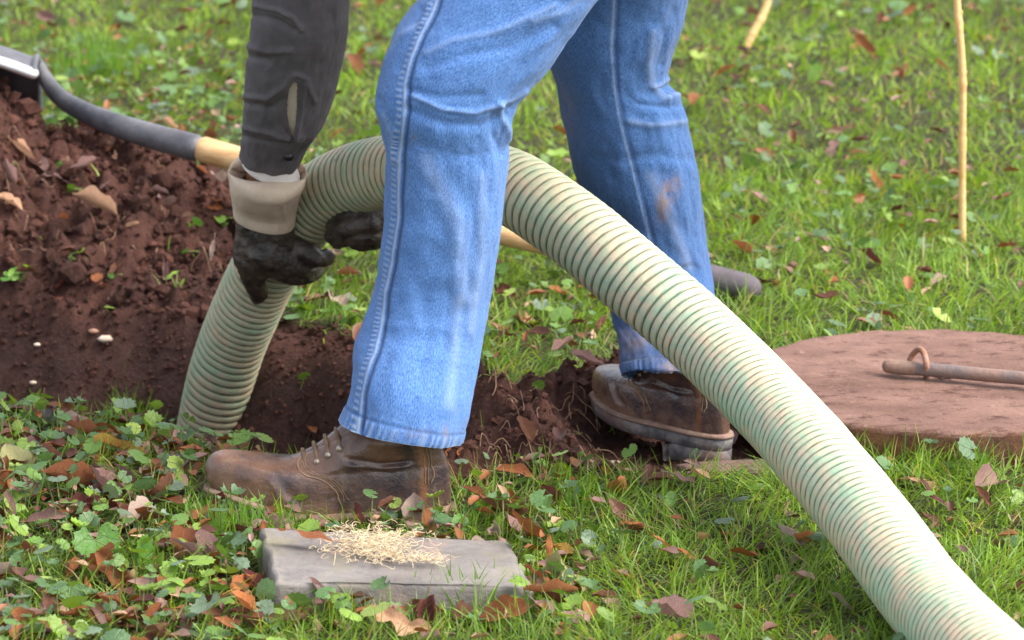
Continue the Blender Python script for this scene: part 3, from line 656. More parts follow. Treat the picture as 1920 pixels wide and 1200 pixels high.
# shredded litter too small and many to count
def litter():
    tv, tf, tu = leaf_arrays('oval', 77, 4, 6); Vs, Cs = [], []
    P = scatter_points(2800, -1.2, 1.1, 3.85, 5.3, lambda x, y: np.clip(ivy_w(x, y), .05, 1) * clear_w(x, y) * (1 - soilmask(x, y) * .8) * ~keepout(x, y))
    P2 = scatter_points(1500, -1.6, 1.6, 5.3, 9.5, lambda x, y: np.clip(ivy_w(x, y), .1, 1) * (1 - soilmask(x, y) * .7) * ~keepout(x, y)); P = np.vstack([P, P2]); n = len(P)
    s = rng.uniform(.010, .042, n); g = np.einsum('nij,nkj->nki', rotmats(n, tilt=rng.normal(0, .5, n)), tv[None] * s[:, None, None] * np.array([1, 1, 1.3]))
    g = g + np.stack([P[:, 0], P[:, 1], H(P[:, 0], P[:, 1], False) + rng.uniform(.001, .026, n)], 1)[:, None]
    c0 = np.array([[.24, .085, .03], [.13, .05, .03], [.30, .17, .14], [.42, .26, .16], [.09, .03, .02]]); c = c0[rng.choice(5, n, p=[.3, .25, .2, .12, .13])] * rng.uniform(.7, 1.2, (n, 1))
    me = mesh_arrays('leaf_litter', g.reshape(-1, 3), (tf[None] + (np.arange(n) * len(tv))[:, None, None]).reshape(-1, 4), M['blade2'], True, np.repeat(c, len(tv), 0))
    tag(link('leaf_litter', me), 'shredded brown leaf litter lying under the grass and ivy', 'leaf litter', kind='stuff')
M['blade2'] = mat_blade('litter_scrap', .1); litter()

# ------------------------------------------------------------------ suction hose
HP = [(375, 960, 5.80), (383, 880, 5.78), (395, 800, 5.76), (414, 712, 5.73), (437, 640, 5.70), (463, 575, 5.66), (492, 512, 5.62), (528, 455, 5.57), (567, 402, 5.52), (612, 362, 5.48), (665, 338, 5.43),
      (725, 326, 5.37), (800, 324, 5.30), (880, 332, 5.24), (950, 350, 5.19), (1020, 388, 5.13), (1085, 433, 5.08), (1150, 486, 5.03), (1228, 551, 4.98), (1310, 624, 4.92), (1388, 702, 4.84),
      (1462, 782, 4.74), (1545, 878, 4.60), (1640, 995, 4.44), (1725, 1106, 4.28), (1808, 1215, 4.13), (1900, 1335, 3.98), (2020, 1470, 3.82), (2200, 1600, 3.68)]
def build_hose():
    P = np.array([pt(*h) for h in HP]); P[:, 2] = np.maximum(P[:, 2], np.where(P[:, 1] > 5.6, -1, .056)); C = crs(P, 1400)
    L = np.concatenate([[0], np.cumsum(np.linalg.norm(np.diff(C, axis=0), axis=1))]); n = int(L[-1] / .0135 * 9)
    s = np.linspace(0, L[-1], n); C = np.stack([np.interp(s, L, C[:, k]) for k in range(3)], 1)
    C = C + np.stack([0 * s, .003 * np.sin(s * 9), .003 * np.sin(s * 7 + 1)], 1)
    T, N, B = frames(C); nt_ = 72; th = np.linspace(0, 2 * np.pi, nt_, endpoint=False)
    ph = ((s + .0045 * np.sin(s * 11) + .003 * np.sin(s * 27 + 2))[:, None] / .0135 + th[None] / (2 * np.pi)) % 1.0
    q = np.abs(ph - .5) * 2                         # 0 crest .. 1 groove
    prof = np.sqrt(np.clip(1 - (q * .985) ** 3.2, 0, 1)); r = .0452 + .0052 * prof
    r = r * (1 + .020 * fbm(s[:, None] * 12 + 0 * th, th[None] * 1.2 + 0 * s[:, None], 3, 2))
    G = C[:, None] + r[..., None] * (np.cos(th)[None, :, None] * N[:, None] + np.sin(th)[None, :, None] * B[:, None])
    x = G[..., 0]; left_tone = 1 - smooth(-.02, .30, x); left_tone = np.clip(left_tone * .45 + .0, 0, 1); gv = smooth(.66, .86, q); cr = smooth(.75, .15, q)  # hose turns to darker olive and brown tones towards the left
    me = mesh_arrays('ribbed_tube', G.reshape(-1, 3), grid_faces(n, nt_, True), M['hose'], attrs={'groove': gv, 'left_tone': left_tone, 'crest': cr})
    root = thing('suction_hose', 'thick ribbed pale green suction hose arching between the legs down into the trench', 'hose', tuple(P[-3] * [1, 1, 0]))
    o = link('ribbed_tube', me, root); o.matrix_parent_inverse = Matrix.Translation(root.location).inverted()
build_hose()
def child(name, me, root):
    o = link(name, me, root); o.matrix_parent_inverse = root.matrix_basis.inverted(); return o

# ------------------------------------------------------------------ the worker
person = thing('person', 'worker in blue jeans, charcoal shirt, muddy gloves and brown boots bending to hold the hose', 'person', (0.02, 4.95, 0))
def cloth_loft(name, pairs, mat, n=260, m=200, depth=.9, strokes=(), seam=None, seamw=1.0, hem=None, noise=.004, expo=.9, seed=0, mudspots=(), root=None, cut=None, sag=0.0, tilt=0.0, top_out=None):
    """pairs: (Lx,Ly,Rx,Ry,Y,depth_radius) photo-pixel outline pairs at a depth, top to bottom; a round sleeve of cloth through them"""
    A = crs(np.array(pairs, float), n)
    Lp = np.array([pt(a[0], a[1], a[4]) for a in A]); Rp = np.array([pt(a[2], a[3], a[4]) for a in A])
    Cc = (Lp + Rp) / 2; ax = (Rp - Lp) / 2; dr = A[:, 5]
    Tn = np.gradient(Cc, axis=0); Tn /= np.linalg.norm(Tn, axis=1, keepdims=True)
    dy = np.tile([0, 1., 0], (n, 1)); dy = dy - Tn * np.sum(dy * Tn, 1)[:, None] * .6
    th = np.linspace(0, 2 * np.pi, m, endpoint=False); c, s_ = np.cos(th), np.sin(th)
    ce = np.sign(c) * np.abs(c) ** expo; se = np.sign(s_) * np.abs(s_) ** expo
    G = Cc[:, None] + ce[None, :, None] * ax[:, None] + se[None, :, None] * (dy * dr[:, None])[:, None]
    ln = np.concatenate([[0], np.cumsum(np.linalg.norm(np.diff(Cc, axis=0), axis=1))]); circ = np.linalg.norm(ax, axis=1).mean() * 6
    N_ = grid_normals(G); ctr = G - Cc[:, None]; sg = np.sign(np.sum(N_ * ctr, -1).mean()); N_ = N_ * sg
    px, py = proj(G); front = smooth(.25, -.15, np.broadcast_to(se, px.shape))
    disp = .75 * noise * fbm(ln[:, None] * 11 + 0 * th, th[None] * 1.6 + np.sin(th)[None] * .7, seed + 3, 3) * 1.6
    disp = disp + noise * .22 * fbm(ln[:, None] * 40 + 0 * th, th[None] * 5, seed + 9, 2)
    wrapfix = smooth(0, .35, np.minimum(th, 2 * np.pi - th))[None]; disp = disp * (.4 + .6 * wrapfix)
    for pl, wd, amp in strokes:
        d = line_dist(px, py, pl); disp = disp + .72 * amp * np.exp(-(d / (wd * .8)) ** 2) * front
    fade_shade = np.zeros(px.shape); mud = np.zeros(px.shape)
    for pl, wd, amp in strokes:
        if amp > .0025: fade_shade += .12 * np.exp(-(line_dist(px, py, pl) / (wd * .5)) ** 2) * front
    if seam is not None:
        sy, sx = zip(*[(b, a) for a, b in seam]); dxs = (px - np.interp(py, sy, sx)); fm = (np.broadcast_to(se, px.shape) < .35)
        pk = np.sin(ln[:, None] * 2 * np.pi / .0072 + .8 * np.sin(ln[:, None] * 50))
        band = smooth(-16, -13, dxs) * (1 - smooth(-6, -3, dxs)) * seamw; edge = np.exp(-((dxs - 1) / 3.2) ** 2); dark = np.exp(-((dxs - 9) / 3.6) ** 2)
        disp = disp + fm * (band * (.0006 + .0004 * pk) + edge * .0007 - dark * .0009); fade_shade = fade_shade + fm * (band * (.08 + .22 * pk) + edge * (.26 + .18 * seamw) - dark * .9)
    if hem is not None:
        hb = smooth(ln[-1] - hem, ln[-1] - hem + .003, ln)[:, None]; pk = np.sin(th[None] * 41 + 2.2 * np.sin(th[None] * 7 + 1) + 1.2 * np.sin(th[None] * 17)) * (.6 + .4 * np.sin(th[None] * 5)); lineh = np.exp(-((ln[:, None] - (ln[-1] - hem)) / .0016) ** 2)
        disp = disp + hb * (.0014 + .0008 * pk); tip = smooth(ln[-1] - .003, ln[-1], ln)[:, None]
        fade_shade = fade_shade + hb * (.02 + .20 * pk) - lineh * .6 + tip * .3 + .05 * smooth(ln[-1] - hem * 2.2, ln[-1] - hem, ln)[:, None] * (pk > .2)
    if seam is not None and seamw < 1: fade_shade = fade_shade - .38 * smooth(8, -30, dxs) * (dxs > -400) * front * smooth(60, 160, py + 0 * px)  # rear leg: shade left of the seam painted into the denim colour
    for mx, my, mw, mh, amt in mudspots: mud += amt * np.exp(-((px - mx) / mw) ** 2 - ((py - my) / mh) ** 2) * front
    G = G + N_ * disp[..., None]
    if tilt: G[..., 2] += tilt * smooth(1, .35, np.linspace(0, 1, n))[:, None] * np.where(se < 0, se, .25 * se)[None]
    if sag: G[..., 2] -= sag * (smooth(.8, 1, np.linspace(0, 1, n))[:, None] * (-se)[None])
    F = grid_faces(n, m, True)
    if cut is not None:
        pf = proj(G.reshape(-1, 3)[F].mean(1)); sd_ = poly_sdf(pf[0], pf[1], cut); fr = (np.broadcast_to(se, px.shape).reshape(-1)[F].mean(1) < 0); F = F[~((sd_ < 0) & fr)]
    uv = np.stack([np.broadcast_to(th[None] / (2 * np.pi) * circ, px.shape), np.broadcast_to(ln[:, None], px.shape)], -1).reshape(-1, 2)
    me = mesh_arrays(name, G.reshape(-1, 3), F, mat, attrs={'fade_shade': np.clip(fade_shade, -1, 1), 'mud': np.clip(mud, 0, 1)}, uv=uv)
    o = child(name, me, root or person); md = o.modifiers.new('cloth_thickness', 'SOLIDIFY'); md.thickness = .0016; md.offset = -1 * sg * 1.0
    return o, G
leftleg = [(1130, -520, 1400, -420, 4.99, .125), (1040, -330, 1330, -240, 4.97, .118), (930, -190, 1235, -130, 4.92, .108), (858, -95, 1170, -58, 4.89, .100), (795, -8, 1112, 8, 4.87, .094), (752, 42, 1072, 66, 4.86, .090), (724, 102, 1030, 128, 4.85, .087),
  (707, 165, 985, 178, 4.845, .085), (704, 205, 962, 222, 4.845, .083), (714, 245, 954, 262, 4.85, .080), (722, 285, 955, 296, 4.85, .079), (722, 340, 948, 352, 4.85, .078), (716, 410, 940, 420, 4.85, .078), (713, 475, 931, 485, 4.85, .077),
  (702, 540, 921, 555, 4.85, .076), (682, 600, 908, 625, 4.84, .078), (667, 655, 896, 690, 4.82, .081), (661, 705, 884, 752, 4.80, .085), (650, 755, 874, 802, 4.79, .086), (638, 789, 866, 826, 4.787, .086)]
Lst = [([(800, 100), (850, 75), (930, 60), (1040, 10)], 10, .0035), ([(800, 128), (870, 105), (960, 88), (1040, 50)], 14, -.004),
  ([(775, 180), (830, 205), (890, 212), (960, 190), (985, 172)], 7, .004), ([(765, 205), (830, 232), (900, 236), (950, 215)], 12, -.0045), ([(770, 170), (830, 182), (900, 178)], 10, -.0025),
  ([(938, 195), (945, 225), (955, 262)], 8, .006), ([(925, 215), (925, 250), (945, 290)], 9, -.004), ([(960, 205), (985, 190), (1010, 160)], 8, -.004),
  ([(720, 215), (735, 250), (742, 300)], 10, .004), ([(712, 185), (730, 235)], 8, -.003), ([(800, 300), (860, 420), (870, 560)], 30, .003), ([(770, 480), (800, 620), (790, 720)], 22, -.0035),
  ([(860, 560), (850, 680), (840, 760)], 20, .0035), ([(905, 330), (900, 480), (880, 620)], 16, .003), 
  ([(790, 20), (770, 70), (750, 130)], 10, -.003), ([(720, 110), (745, 70), (790, 40)], 9, .003), ([(1000, 40), (1060, 20), (1100, -20)], 12, .0035)]
seamL = [(1020, -330), (880, -90), (824, -10), (812, 20), (790, 60), (772, 110), (760, 160), (758, 210), (752, 270), (748, 340), (742, 420), (733, 490), (722, 560), (712, 620), (702, 665), (688, 700), (676, 740), (671, 790), (671, 830)]
jeans_front, _ = cloth_loft('jeans', leftleg, M['denim'], n=420, m=300, strokes=Lst, seam=seamL, hem=.017, noise=.0045, seed=4, mudspots=[(775, 262, 5, 9, 1.0), (835, 812, 6, 14, .7), (780, 815, 40, 10, .35)])
rightleg = [(1120, -520, 1350, -460, 5.22, .125), (1100, -300, 1325, -260, 5.26, .115), (1060, -120, 1305, -100, 5.30, .10), (1040, -10, 1288, 0, 5.32, .092), (1028, 60, 1275, 62, 5.32, .088), (1028, 112, 1258, 112, 5.32, .085), (1038, 150, 1250, 152, 5.32, .083),
  (1046, 182, 1272, 178, 5.32, .082), (1052, 215, 1284, 208, 5.32, .080), (1063, 255, 1293, 250, 5.32, .078), (1073, 295, 1304, 300, 5.32, .077), (1084, 350, 1313, 360, 5.32, .076), (1098, 410, 1322, 430, 5.33, .074), (1115, 475, 1332, 500, 5.33, .074),
  (1133, 545, 1342, 565, 5.30, .074), (1150, 600, 1350, 620, 5.26, .075), (1160, 645, 1356, 660, 5.22, .076), (1163, 684, 1360, 696, 5.19, .078), (1166, 702, 1361, 714, 5.18, .079)]
Rst = [([(1250, 148), (1225, 165), (1245, 185), (1275, 178)], 8, .006), ([(1200, 195), (1235, 200), (1275, 200)], 9, -.005), ([(1222, 60), (1215, 120), (1222, 160)], 12, .005), ([(1245, 60), (1238, 120)], 9, -.004),
  ([(1180, 300), (1230, 290), (1290, 300)], 14, -.004), ([(1170, 225), (1220, 235), (1280, 228)], 10, .0035), ([(1220, 330), (1260, 420), (1290, 500)], 20, .003), ([(1060, 250), (1100, 290), (1150, 300)], 14, -.003), ([(1180, 600), (1210, 650), (1220, 680)], 12, .003)]
seamR = [(1160, -300), (1152, -20), (1150, 20), (1146, 90), (1150, 160), (1160, 220), (1175, 280), (1190, 340), (1205, 400), (1222, 470), (1240, 560), (1250, 640), (1256, 700), (1258, 730)]
jeans_rear, _ = cloth_loft('jeans', rightleg, M['denim_shaded'], n=340, m=240, strokes=Rst, seam=seamR, seamw=.12, hem=.017, noise=.0045, seed=14, mudspots=[(1250, 365, 15, 24, 1.3), (1240, 400, 10, 20, 1.0), (1270, 345, 8, 14, 1.), (1190, 640, 30, 26, .9), (1255, 690, 26, 22, .8), (1062, 200, 16, 60, .35)])

# seat of the jeans (above the frame) is part of the trousers, built from closed tubes fused together
WR = bpy.data.textures.new('wrinkle_clouds', 'CLOUDS'); WR.noise_scale = .013; WR.noise_depth = 3
def fused(name, specs, mat, voxel=.006, sm=6, root=None):
    o = child(name, tubes_mesh(name, specs, mat), root or person)
    md = o.modifiers.new('fuse', 'REMESH'); md.mode = 'VOXEL'; md.voxel_size = voxel; md.use_smooth_shade = True
    if mat is M['glove']: wr = o.modifiers.new('wrinkles', 'DISPLACE'); wr.texture = WR; wr.strength = .0065; wr.mid_level = .5; wr.texture_coords = 'LOCAL'
    if sm: s2 = o.modifiers.new('soften', 'SMOOTH'); s2.iterations = sm; s2.factor = .5
    return o
hipL, hipR = pt(1262, -490, 5.0), pt(1240, -500, 5.22)
hipc = (hipL + hipR) / 2; chest = np.array([-.16, 5.07, .93]); neck = np.array([-.33, 5.07, .90])
fused('trouser_seat', [dict(pts=[hipL + [.02, -.01, -.03], hipR + [.02, .01, -.03]], rad=[.142, .142], n=6, seg=20), dict(pts=[hipc, hipc * .6 + chest * .4], rad=[.15, .145], n=6, seg=20)], M['denim'], .009)
shL, shR = np.array([-.21, 4.90, .89]), np.array([-.19, 5.24, .90])
elR = pt(895, 130, 5.50); wrR = pt(800, 425, 5.50)
sl = [(560, -430, 800, -420, 4.95, .075), (512, -300, 735, -290, 5.0, .072), (485, -150, 690, -140, 5.08, .070), (474, -20, 658, -12, 5.15, .067), (470, 50, 652, 62, 5.19, .065), (464, 110, 641, 122, 5.23, .062), (459, 165, 626, 182, 5.27, .058), (456, 215, 605, 238, 5.31, .055), (453, 255, 581, 272, 5.35, .051), (449, 288, 561, 309, 5.385, .050)]
Sst = [([(478, 12), (520, 18), (550, 32), (565, 55)], 6, .004), ([(475, 30), (520, 38), (550, 55)], 8, -.004), ([(465, 85), (500, 98), (545, 95)], 8, .004), ([(466, 105), (505, 116)], 8, -.004), ([(462, 180), (500, 186), (535, 160), (548, 142)], 7, .004), ([(460, 195), (505, 205), (535, 185)], 8, -.0035),
  ([(458, 240), (490, 248), (540, 262)], 6, .004), ([(456, 256), (500, 268), (545, 270)], 6, -.003), ([(555, 140), (575, 150), (590, 190)], 7, .003), ([(600, 120), (590, 180), (570, 250)], 14, -.003), ([(500, 210), (530, 240), (546, 262)], 7, -.0025), ([(572, 160), (566, 210), (556, 262)], 4, .003)]
slit = [(543, 166), (551, 152), (558, 157), (557, 200), (554, 235), (549, 266), (543, 246), (538, 215), (538, 192)]
sleeve, SG = cloth_loft('shirt_sleeve', sl, M['shirt'], n=460, m=340, strokes=Sst, noise=.003, seed=24, cut=slit, hem=None)
sleeve['label'] = 'charcoal sleeve with an open slit and a button at the cuff'
# pale lining and white undershirt cuff inside the sleeve
inn = [(a[0] + 11, a[1], a[2] - 11, a[3], a[4], a[5] - .0080) for a in sl[3:]]; cloth_loft('sleeve_lining', inn, M['lining'], n=80, m=60, noise=.001, seed=2)
cloth_loft('undershirt_cuff', [(472, 250, 556, 276, 5.35, .034), (466, 276, 553, 305, 5.372, .038), (453, 298, 562, 338, 5.395, .046)], M['under'], n=40, m=80, noise=.001, seed=6)
def disc(name, c, r, t, mat, root, nrm=(.35, -.93, .1)):
    V, F, T3 = tube_arrays(pts=[np.array(c), np.array(c) + np.array(nrm) * t], rad=[r, r * .9], n=3, seg=20, caps=False)
    k = 20; V = np.vstack([V, V[:k].mean(0), V[-k:].mean(0) + np.array(nrm) * t * .3]); a = len(V) - 2; j = np.arange(k); T3 = np.vstack([np.stack([(j + 1) % k, j, np.full(k, a)], 1), np.stack([2 * k + j, 2 * k + (j + 1) % k, np.full(k, a + 1)], 1)])
    return child(name, mesh_arrays(name, V, [F, T3], mat), root)
M['button'] = mat_simple('black_button', (.006, .006, .007), (.012, .012, .014), 50, .35, .5, 0)
_q = SG.reshape(-1, 3); _x, _y = proj(_q); _c = _q[np.argmin((_x - 541) ** 2 + (_y - 293) ** 2 + np.where(_q[:, 1] > SG[:, :, 1].mean(1).repeat(SG.shape[1]), 1e6, 0))]
disc('button', _c + np.array([0, .0005, 0]), .0072, .003, M['button'], sleeve)
fused('shirt', [dict(pts=[hipc * .75 + chest * .25, chest, np.array([-.24, 5.07, .91])], rad=[.155, .165, .14], n=12, seg=22), dict(pts=[shL, chest + [-.04, 0, .02], shR], rad=[.075, .12, .075], n=10, seg=18),
  dict(pts=[shR, elR * .5 + shR * .5 + [.02, .02, 0], elR, wrR * .6 + elR * .4, wrR], rad=[.078, .062, .052, .048, .042], n=24, seg=18)], M['shirt'], .008)
# body: one continuous figure inside the clothes
wrL = pt(507, 335, 5.43); elL = pt(575, -120, 5.09); knL = pt(850, 190, 4.86); anL = pt(772, 815, 4.86); knR = pt(1160, 190, 5.33); anR = np.array([.250, 5.165, .10])
head = np.array([-.47, 5.06, .80])
fused('body', [dict(pts=[hipc, hipc * .5 + chest * .5, chest, neck], rad=[.11, .10, .125, .055], n=16, seg=16), dict(pts=[neck, head + [.05, 0, .03]], rad=[.055, .055], n=4, seg=14),
  dict(pts=[head + [.03, 0, .05], head, head + [-.02, 0, -.075]], rad=[.075, .085, .05], n=8, seg=18), dict(pts=[head + [-.09, 0, -.02], head + [-.105, 0, -.035]], rad=[.012, .014], n=3, seg=8),
  dict(pts=[hipL, knL, (knL + anL) / 2, anL, anL + [0, 0, -.02]], rad=[.085, .058, .052, .036, .034], n=30, seg=14), dict(pts=[hipR, knR, pt(1228, 470, 5.33), anR, anR + [0, 0, -.02]], rad=[.085, .058, .046, .028, .024], n=30, seg=14),
  dict(pts=[anL + [0, 0, -.02], anL + [-.15, 0, -.05]], rad=[.03, .02], n=6, seg=10), dict(pts=[shL, elL, wrL], rad=[.05, .042, .036], n=24, seg=14), dict(pts=[shL, chest, shR], rad=[.055, .09, .055], n=8, seg=12),
  dict(pts=[wrL, pt(500, 440, 5.50)], rad=[.030, .027], n=6, seg=12), dict(pts=[shR, elR, wrR, pt(745, 432, 5.50)], rad=[.05, .04, .028, .022], n=26, seg=14)], M['skin'], .008, 4)
fused('hair', [dict(pts=[head + [.05, 0, .075], head + [.0, 0, .06], head + [-.04, 0, .03]], rad=[.06, .068, .05], n=8, seg=16)], mat_simple('grey_hair', (.12, .10, .09), (.2, .18, .16), 60, .8, .3, .002), .006, 3)

# ------------------------------------------------------------------ gloves
def glove(palm, fingers, cuff_pairs, voxel, lb):
    o = fused('glove', palm + fingers, M['glove'], voxel, 2); o['label'] = lb
    return o
def PP(l): return [pt(*q) for q in l]
gl = fused('glove', [
  dict(pts=PP([(497, 395, 5.455), (497, 430, 5.455), (500, 468, 5.46)]), rad=[.040, .043, .040], n=8, seg=18, flat=.62),
  dict(pts=PP([(475, 430, 5.46), (470, 480, 5.465), (480, 500, 5.47)]), rad=[.024, .026, .022], n=8, seg=14),
  dict(pts=PP([(500, 470, 5.46), (530, 486, 5.465), (560, 490, 5.475)]), rad=[.034, .028, .022], n=8, seg=14),
  dict(pts=PP([(470, 480, 5.47), (466, 508, 5.49), (474, 535, 5.51), (484, 558, 5.535)]), rad=[.019, .0145, .0125, .011], n=12, seg=12),     # index, pointing down the hose
  dict(pts=PP([(490, 500, 5.48), (482, 525, 5.50), (490, 552, 5.525)]), rad=[.017, .0125, .0105], n=10, seg=12),                             # second finger beside it
  dict(pts=PP([(505, 492, 5.465), (538, 505, 5.475), (575, 505, 5.505), (598, 492, 5.55)]), rad=[.020, .0155, .014, .012], n=12, seg=12),
  dict(pts=PP([(510, 500, 5.475), (545, 518, 5.485), (580, 516, 5.51), (602, 500, 5.56)]), rad=[.017, .0125, .012, .010], n=12, seg=12),
  dict(pts=PP([(540, 462, 5.47), (565, 470, 5.46), (592, 484, 5.465), (613, 483, 5.48)]), rad=[.020, .017, .0145, .012], n=12, seg=12),      # thumb
], M['glove'], .0028, 2)
gl['label'] = 'muddy black rubber glove on the near hand, with a turned back beige cuff'
gr = fused('glove', [
  dict(pts=PP([(800, 430, 5.50), (745, 428, 5.47), (705, 425, 5.45)]), rad=[.036, .034, .028], n=8, seg=16, flat=.7),
  dict(pts=PP([(720, 408, 5.42), (690, 402, 5.405), (650, 410, 5.41), (625, 424, 5.44)]), rad=[.016, .0145, .013, .011], n=12, seg=12),
  dict(pts=PP([(715, 420, 5.42), (680, 420, 5.395), (645, 430, 5.40), (622, 444, 5.42)]), rad=[.0165, .0145, .013, .011], n=12, seg=12),
  dict(pts=PP([(715, 438, 5.42), (680, 442, 5.40), (650, 446, 5.405), (632, 456, 5.42)]), rad=[.0155, .0135, .012, .010], n=12, seg=12),
  dict(pts=PP([(720, 448, 5.44), (690, 455, 5.42), (665, 456, 5.42)]), rad=[.014, .012, .010], n=12, seg=12),
  dict(pts=PP([(740, 415, 5.45), (700, 400, 5.46), (668, 398, 5.47)]), rad=[.017, .014, .012], n=10, seg=12)], M['glove'], .0028, 2)
gr['label'] = 'muddy black rubber glove on the far hand under the hose'
# beige cuff: flared band folded back, open at the top
cuffL, _ = cloth_loft('glove_cuff', [(454, 340, 548, 360, 5.41, .030), (439, 325, 564, 340, 5.40, .044), (431, 318, 573, 330, 5.395, .053), (430, 323, 574, 335, 5.395, .055), (432, 348, 564, 362, 5.41, .053), (435, 375, 557, 395, 5.43, .050), (437, 398, 554, 421, 5.44, .049)],
  M['cuff'], n=90, m=140, noise=.0011, seed=33, root=gl, tilt=.021, strokes=[([(530, 365), (533, 395), (540, 430)], 3, .0022)])
cuffR, _ = cloth_loft('glove_cuff', [(800, 385, 800, 470, 5.50, .045), (840, 372, 835, 450, 5.50, .052), (860, 360, 850, 440, 5.50, .055)], M['cuff'], n=30, m=80, noise=.002, seed=35, root=gr)

# ------------------------------------------------------------------ boots
def boot(loc, yaw, scale, label, toe_lift=.026, flip=1, thick=0.0):
    root = thing('boot', None, None, loc, rotz=yaw) if False else None
    # rings: front x,z  back x,z, half-width scale, profile blend (0 foot outline, 1 ankle ellipse)
    K = np.array([(-.296, .028, -.004, .020, .96, 0), (-.303, .032, -.001, .028, 1.0, 0), (-.307, .038, 0, .038, .99, 0), (-.305, .046, -.001, .049, .97, .05), (-.294, .053, -.002, .058, .93, .1), (-.270, .057, -.004, .066, .88, .2),
      (-.242, .061, -.006, .073, .87, .32), (-.218, .064, -.009, .080, .87, .45), (-.198, .071, -.011, .086, .88, .6), (-.180, .080, -.013, .093, .90, .75), (-.162, .090, -.014, .10, .92, .88), (-.144, .100, -.014, .11, .92, 1), (-.128, .111, -.013, .122, .86, 1), (-.115, .126, -.014, .134, .74, 1), (-.108, .142, -.018, .146, .66, 1), (-.105, .160, -.022, .163, .62, 1)])
    K[:, 1] += .018 * smooth(.030, .055, K[:, 1]); K[:, 3] += .018 * smooth(.02, .055, K[:, 3])
    n, m = 110, 144; A = crs(K, n); th = np.linspace(0, 2 * np.pi, m, endpoint=False); c = (1 - np.cos(th)) / 2
    foot = np.interp(c, [0, .08, .18, .3, .42, .55, .68, .82, .93, 1], [.040, .044, .049, .052, .050, .044, .039, .038, .035, .032]) * (4 * c * (1 - c)).clip(1e-6) ** .36
    foot2 = foot; ank = .045 * (4 * c * (1 - c)).clip(1e-6) ** .5
    W_ = A[:, 4:5] * (foot * (1 - A[:, 5:6]) + ank * A[:, 5:6]) * np.sign(np.sin(th) + 1e-9)
    xx = A[:, 0:1] + (A[:, 2:3] - A[:, 0:1]) * c; zz = A[:, 1:2] + (A[:, 3:4] - A[:, 1:2]) * c
    def spring(x, z): return z + toe_lift * smooth(-.17, -.31, x) - .012 * 0
    # creases at the ball and the ankle
    xxr = xx; side = np.abs(np.sin(th))[None]
    cre = 0
    for x0, z0, x1, z1, a_, wd in ((-.225, .066, -.20, .04, .002, .004), (-.212, .07, -.188, .045, -.002, .004), (-.125, .09, -.055, .085, .0026, .003), (-.12, .098, -.05, .092, -.0026, .003), (-.13, .10, -.08, .078, -.002, .003), (-.10, .12, -.03, .115, .002, .005)):
        d = line_dist(xx, zz, [(x0, z0), ((x0 + x1) / 2, (z0 + z1) / 2 - .004), (x1, z1)]); cre = cre + a_ * np.exp(-(d / wd) ** 2)
    # stitched seams: raised quarter edge curving forward and down; heel counter edge
    q1 = [(-.186, .098), (-.190, .086), (-.180, .078), (-.160, .072), (-.145, .060), (-.136, .040), (-.132, .028)]; dq = line_dist(xx, zz, q1)
    q2 = [(-.046, .15), (-.040, .12), (-.034, .09), (-.033, .06), (-.036, .03)]; dh = line_dist(xx, zz, q2)
    behind = 1 - smooth(-.003, .001, np.sign(np.interp(zz, [p[1] for p in q1[::-1]], [p[0] for p in q1[::-1]]) - xx) * dq)
    cre = cre + .0016 * smooth(.0, .004, dq) * 0 - .0010 * np.exp(-(dq / .0018) ** 2) - .0006 * np.exp(-((dq - .006) / .0012) ** 2) - .002 * np.exp(-(dh / .0018) ** 2) - .001 * np.exp(-((dh - .006) / .001) ** 2)
    sgn = np.sign(np.sin(th) + 1e-9)[None]
    yy = W_ + sgn * cre * side ** .5
    G = np.stack([xx, yy * flip, spring(xx, zz)], -1) * scale
    dust = smooth(.062, .03, zz) * .9 + .35 * smooth(-.2, -.29, xx); worn = .55 * np.exp(-((dh - .001) / .003) ** 2) + .14 * np.exp(-(dq / .005) ** 2) + .3 * np.exp(-((xx + .29) / .02) ** 2) * smooth(.06, .08, zz)
    up = mesh_arrays('boot', G.reshape(-1, 3), grid_faces(n, m, True), M['leather'], attrs={'dust': np.clip(dust, 0, 1) + 0 * xx, 'worn': np.clip(worn, 0, 1) + 0 * xx})
    b = link('boot', up, person); b.rotation_euler = (0, 0, yaw); b.matrix_parent_inverse = person.matrix_basis.inverted(); b.location = loc; b['label'] = label
    md = b.modifiers.new('leather_thickness', 'SOLIDIFY'); md.thickness = .003; md.offset = 1
    def outline(grow, nn=96):
        t2 = np.linspace(0, 2 * np.pi, nn, endpoint=False); c2 = (1 - np.cos(t2)) / 2
        f = np.interp(c2, [0, .08, .18, .3, .42, .55, .68, .82, .93, 1], [.040, .044, .049, .052, .050, .044, .039, .038, .035, .032]) * (4 * c2 * (1 - c2)).clip(1e-6) ** .34
        x = -.302 + .302 * c2; xg = x + grow * -np.cos(t2); return xg, (f + grow * np.abs(np.sin(t2))) * np.sign(np.sin(t2) + 1e-9)
    def slab(name, z0, z1, g0, g1, mat, x_lo=-1, x_hi=1):
        rings = []
        for z, g in ((z0, g0 - .003), (z0 + .002, g0), (z1 - .002, g1), (z1, g1 - .003)):
            x, y = outline(g); x = np.clip(x, x_lo, x_hi); rings.append(np.stack([x, y * flip, spring(x, z + 0 * x)], -1))
        Gs = np.stack(rings) * scale; V = Gs.reshape(-1, 3); k = Gs.shape[1]; V = np.vstack([V, Gs[0].mean(0), Gs[-1].mean(0)]); j = np.arange(k); j2 = (j + 1) % k
        T3 = np.vstack([np.stack([j2, j, np.full(k, len(V) - 2)], 1), np.stack([3 * k + j, 3 * k + j2, np.full(k, len(V) - 1)], 1)])
        o = link(name, mesh_arrays(name, V, [grid_faces(4, k, True), T3], mat), b); return o
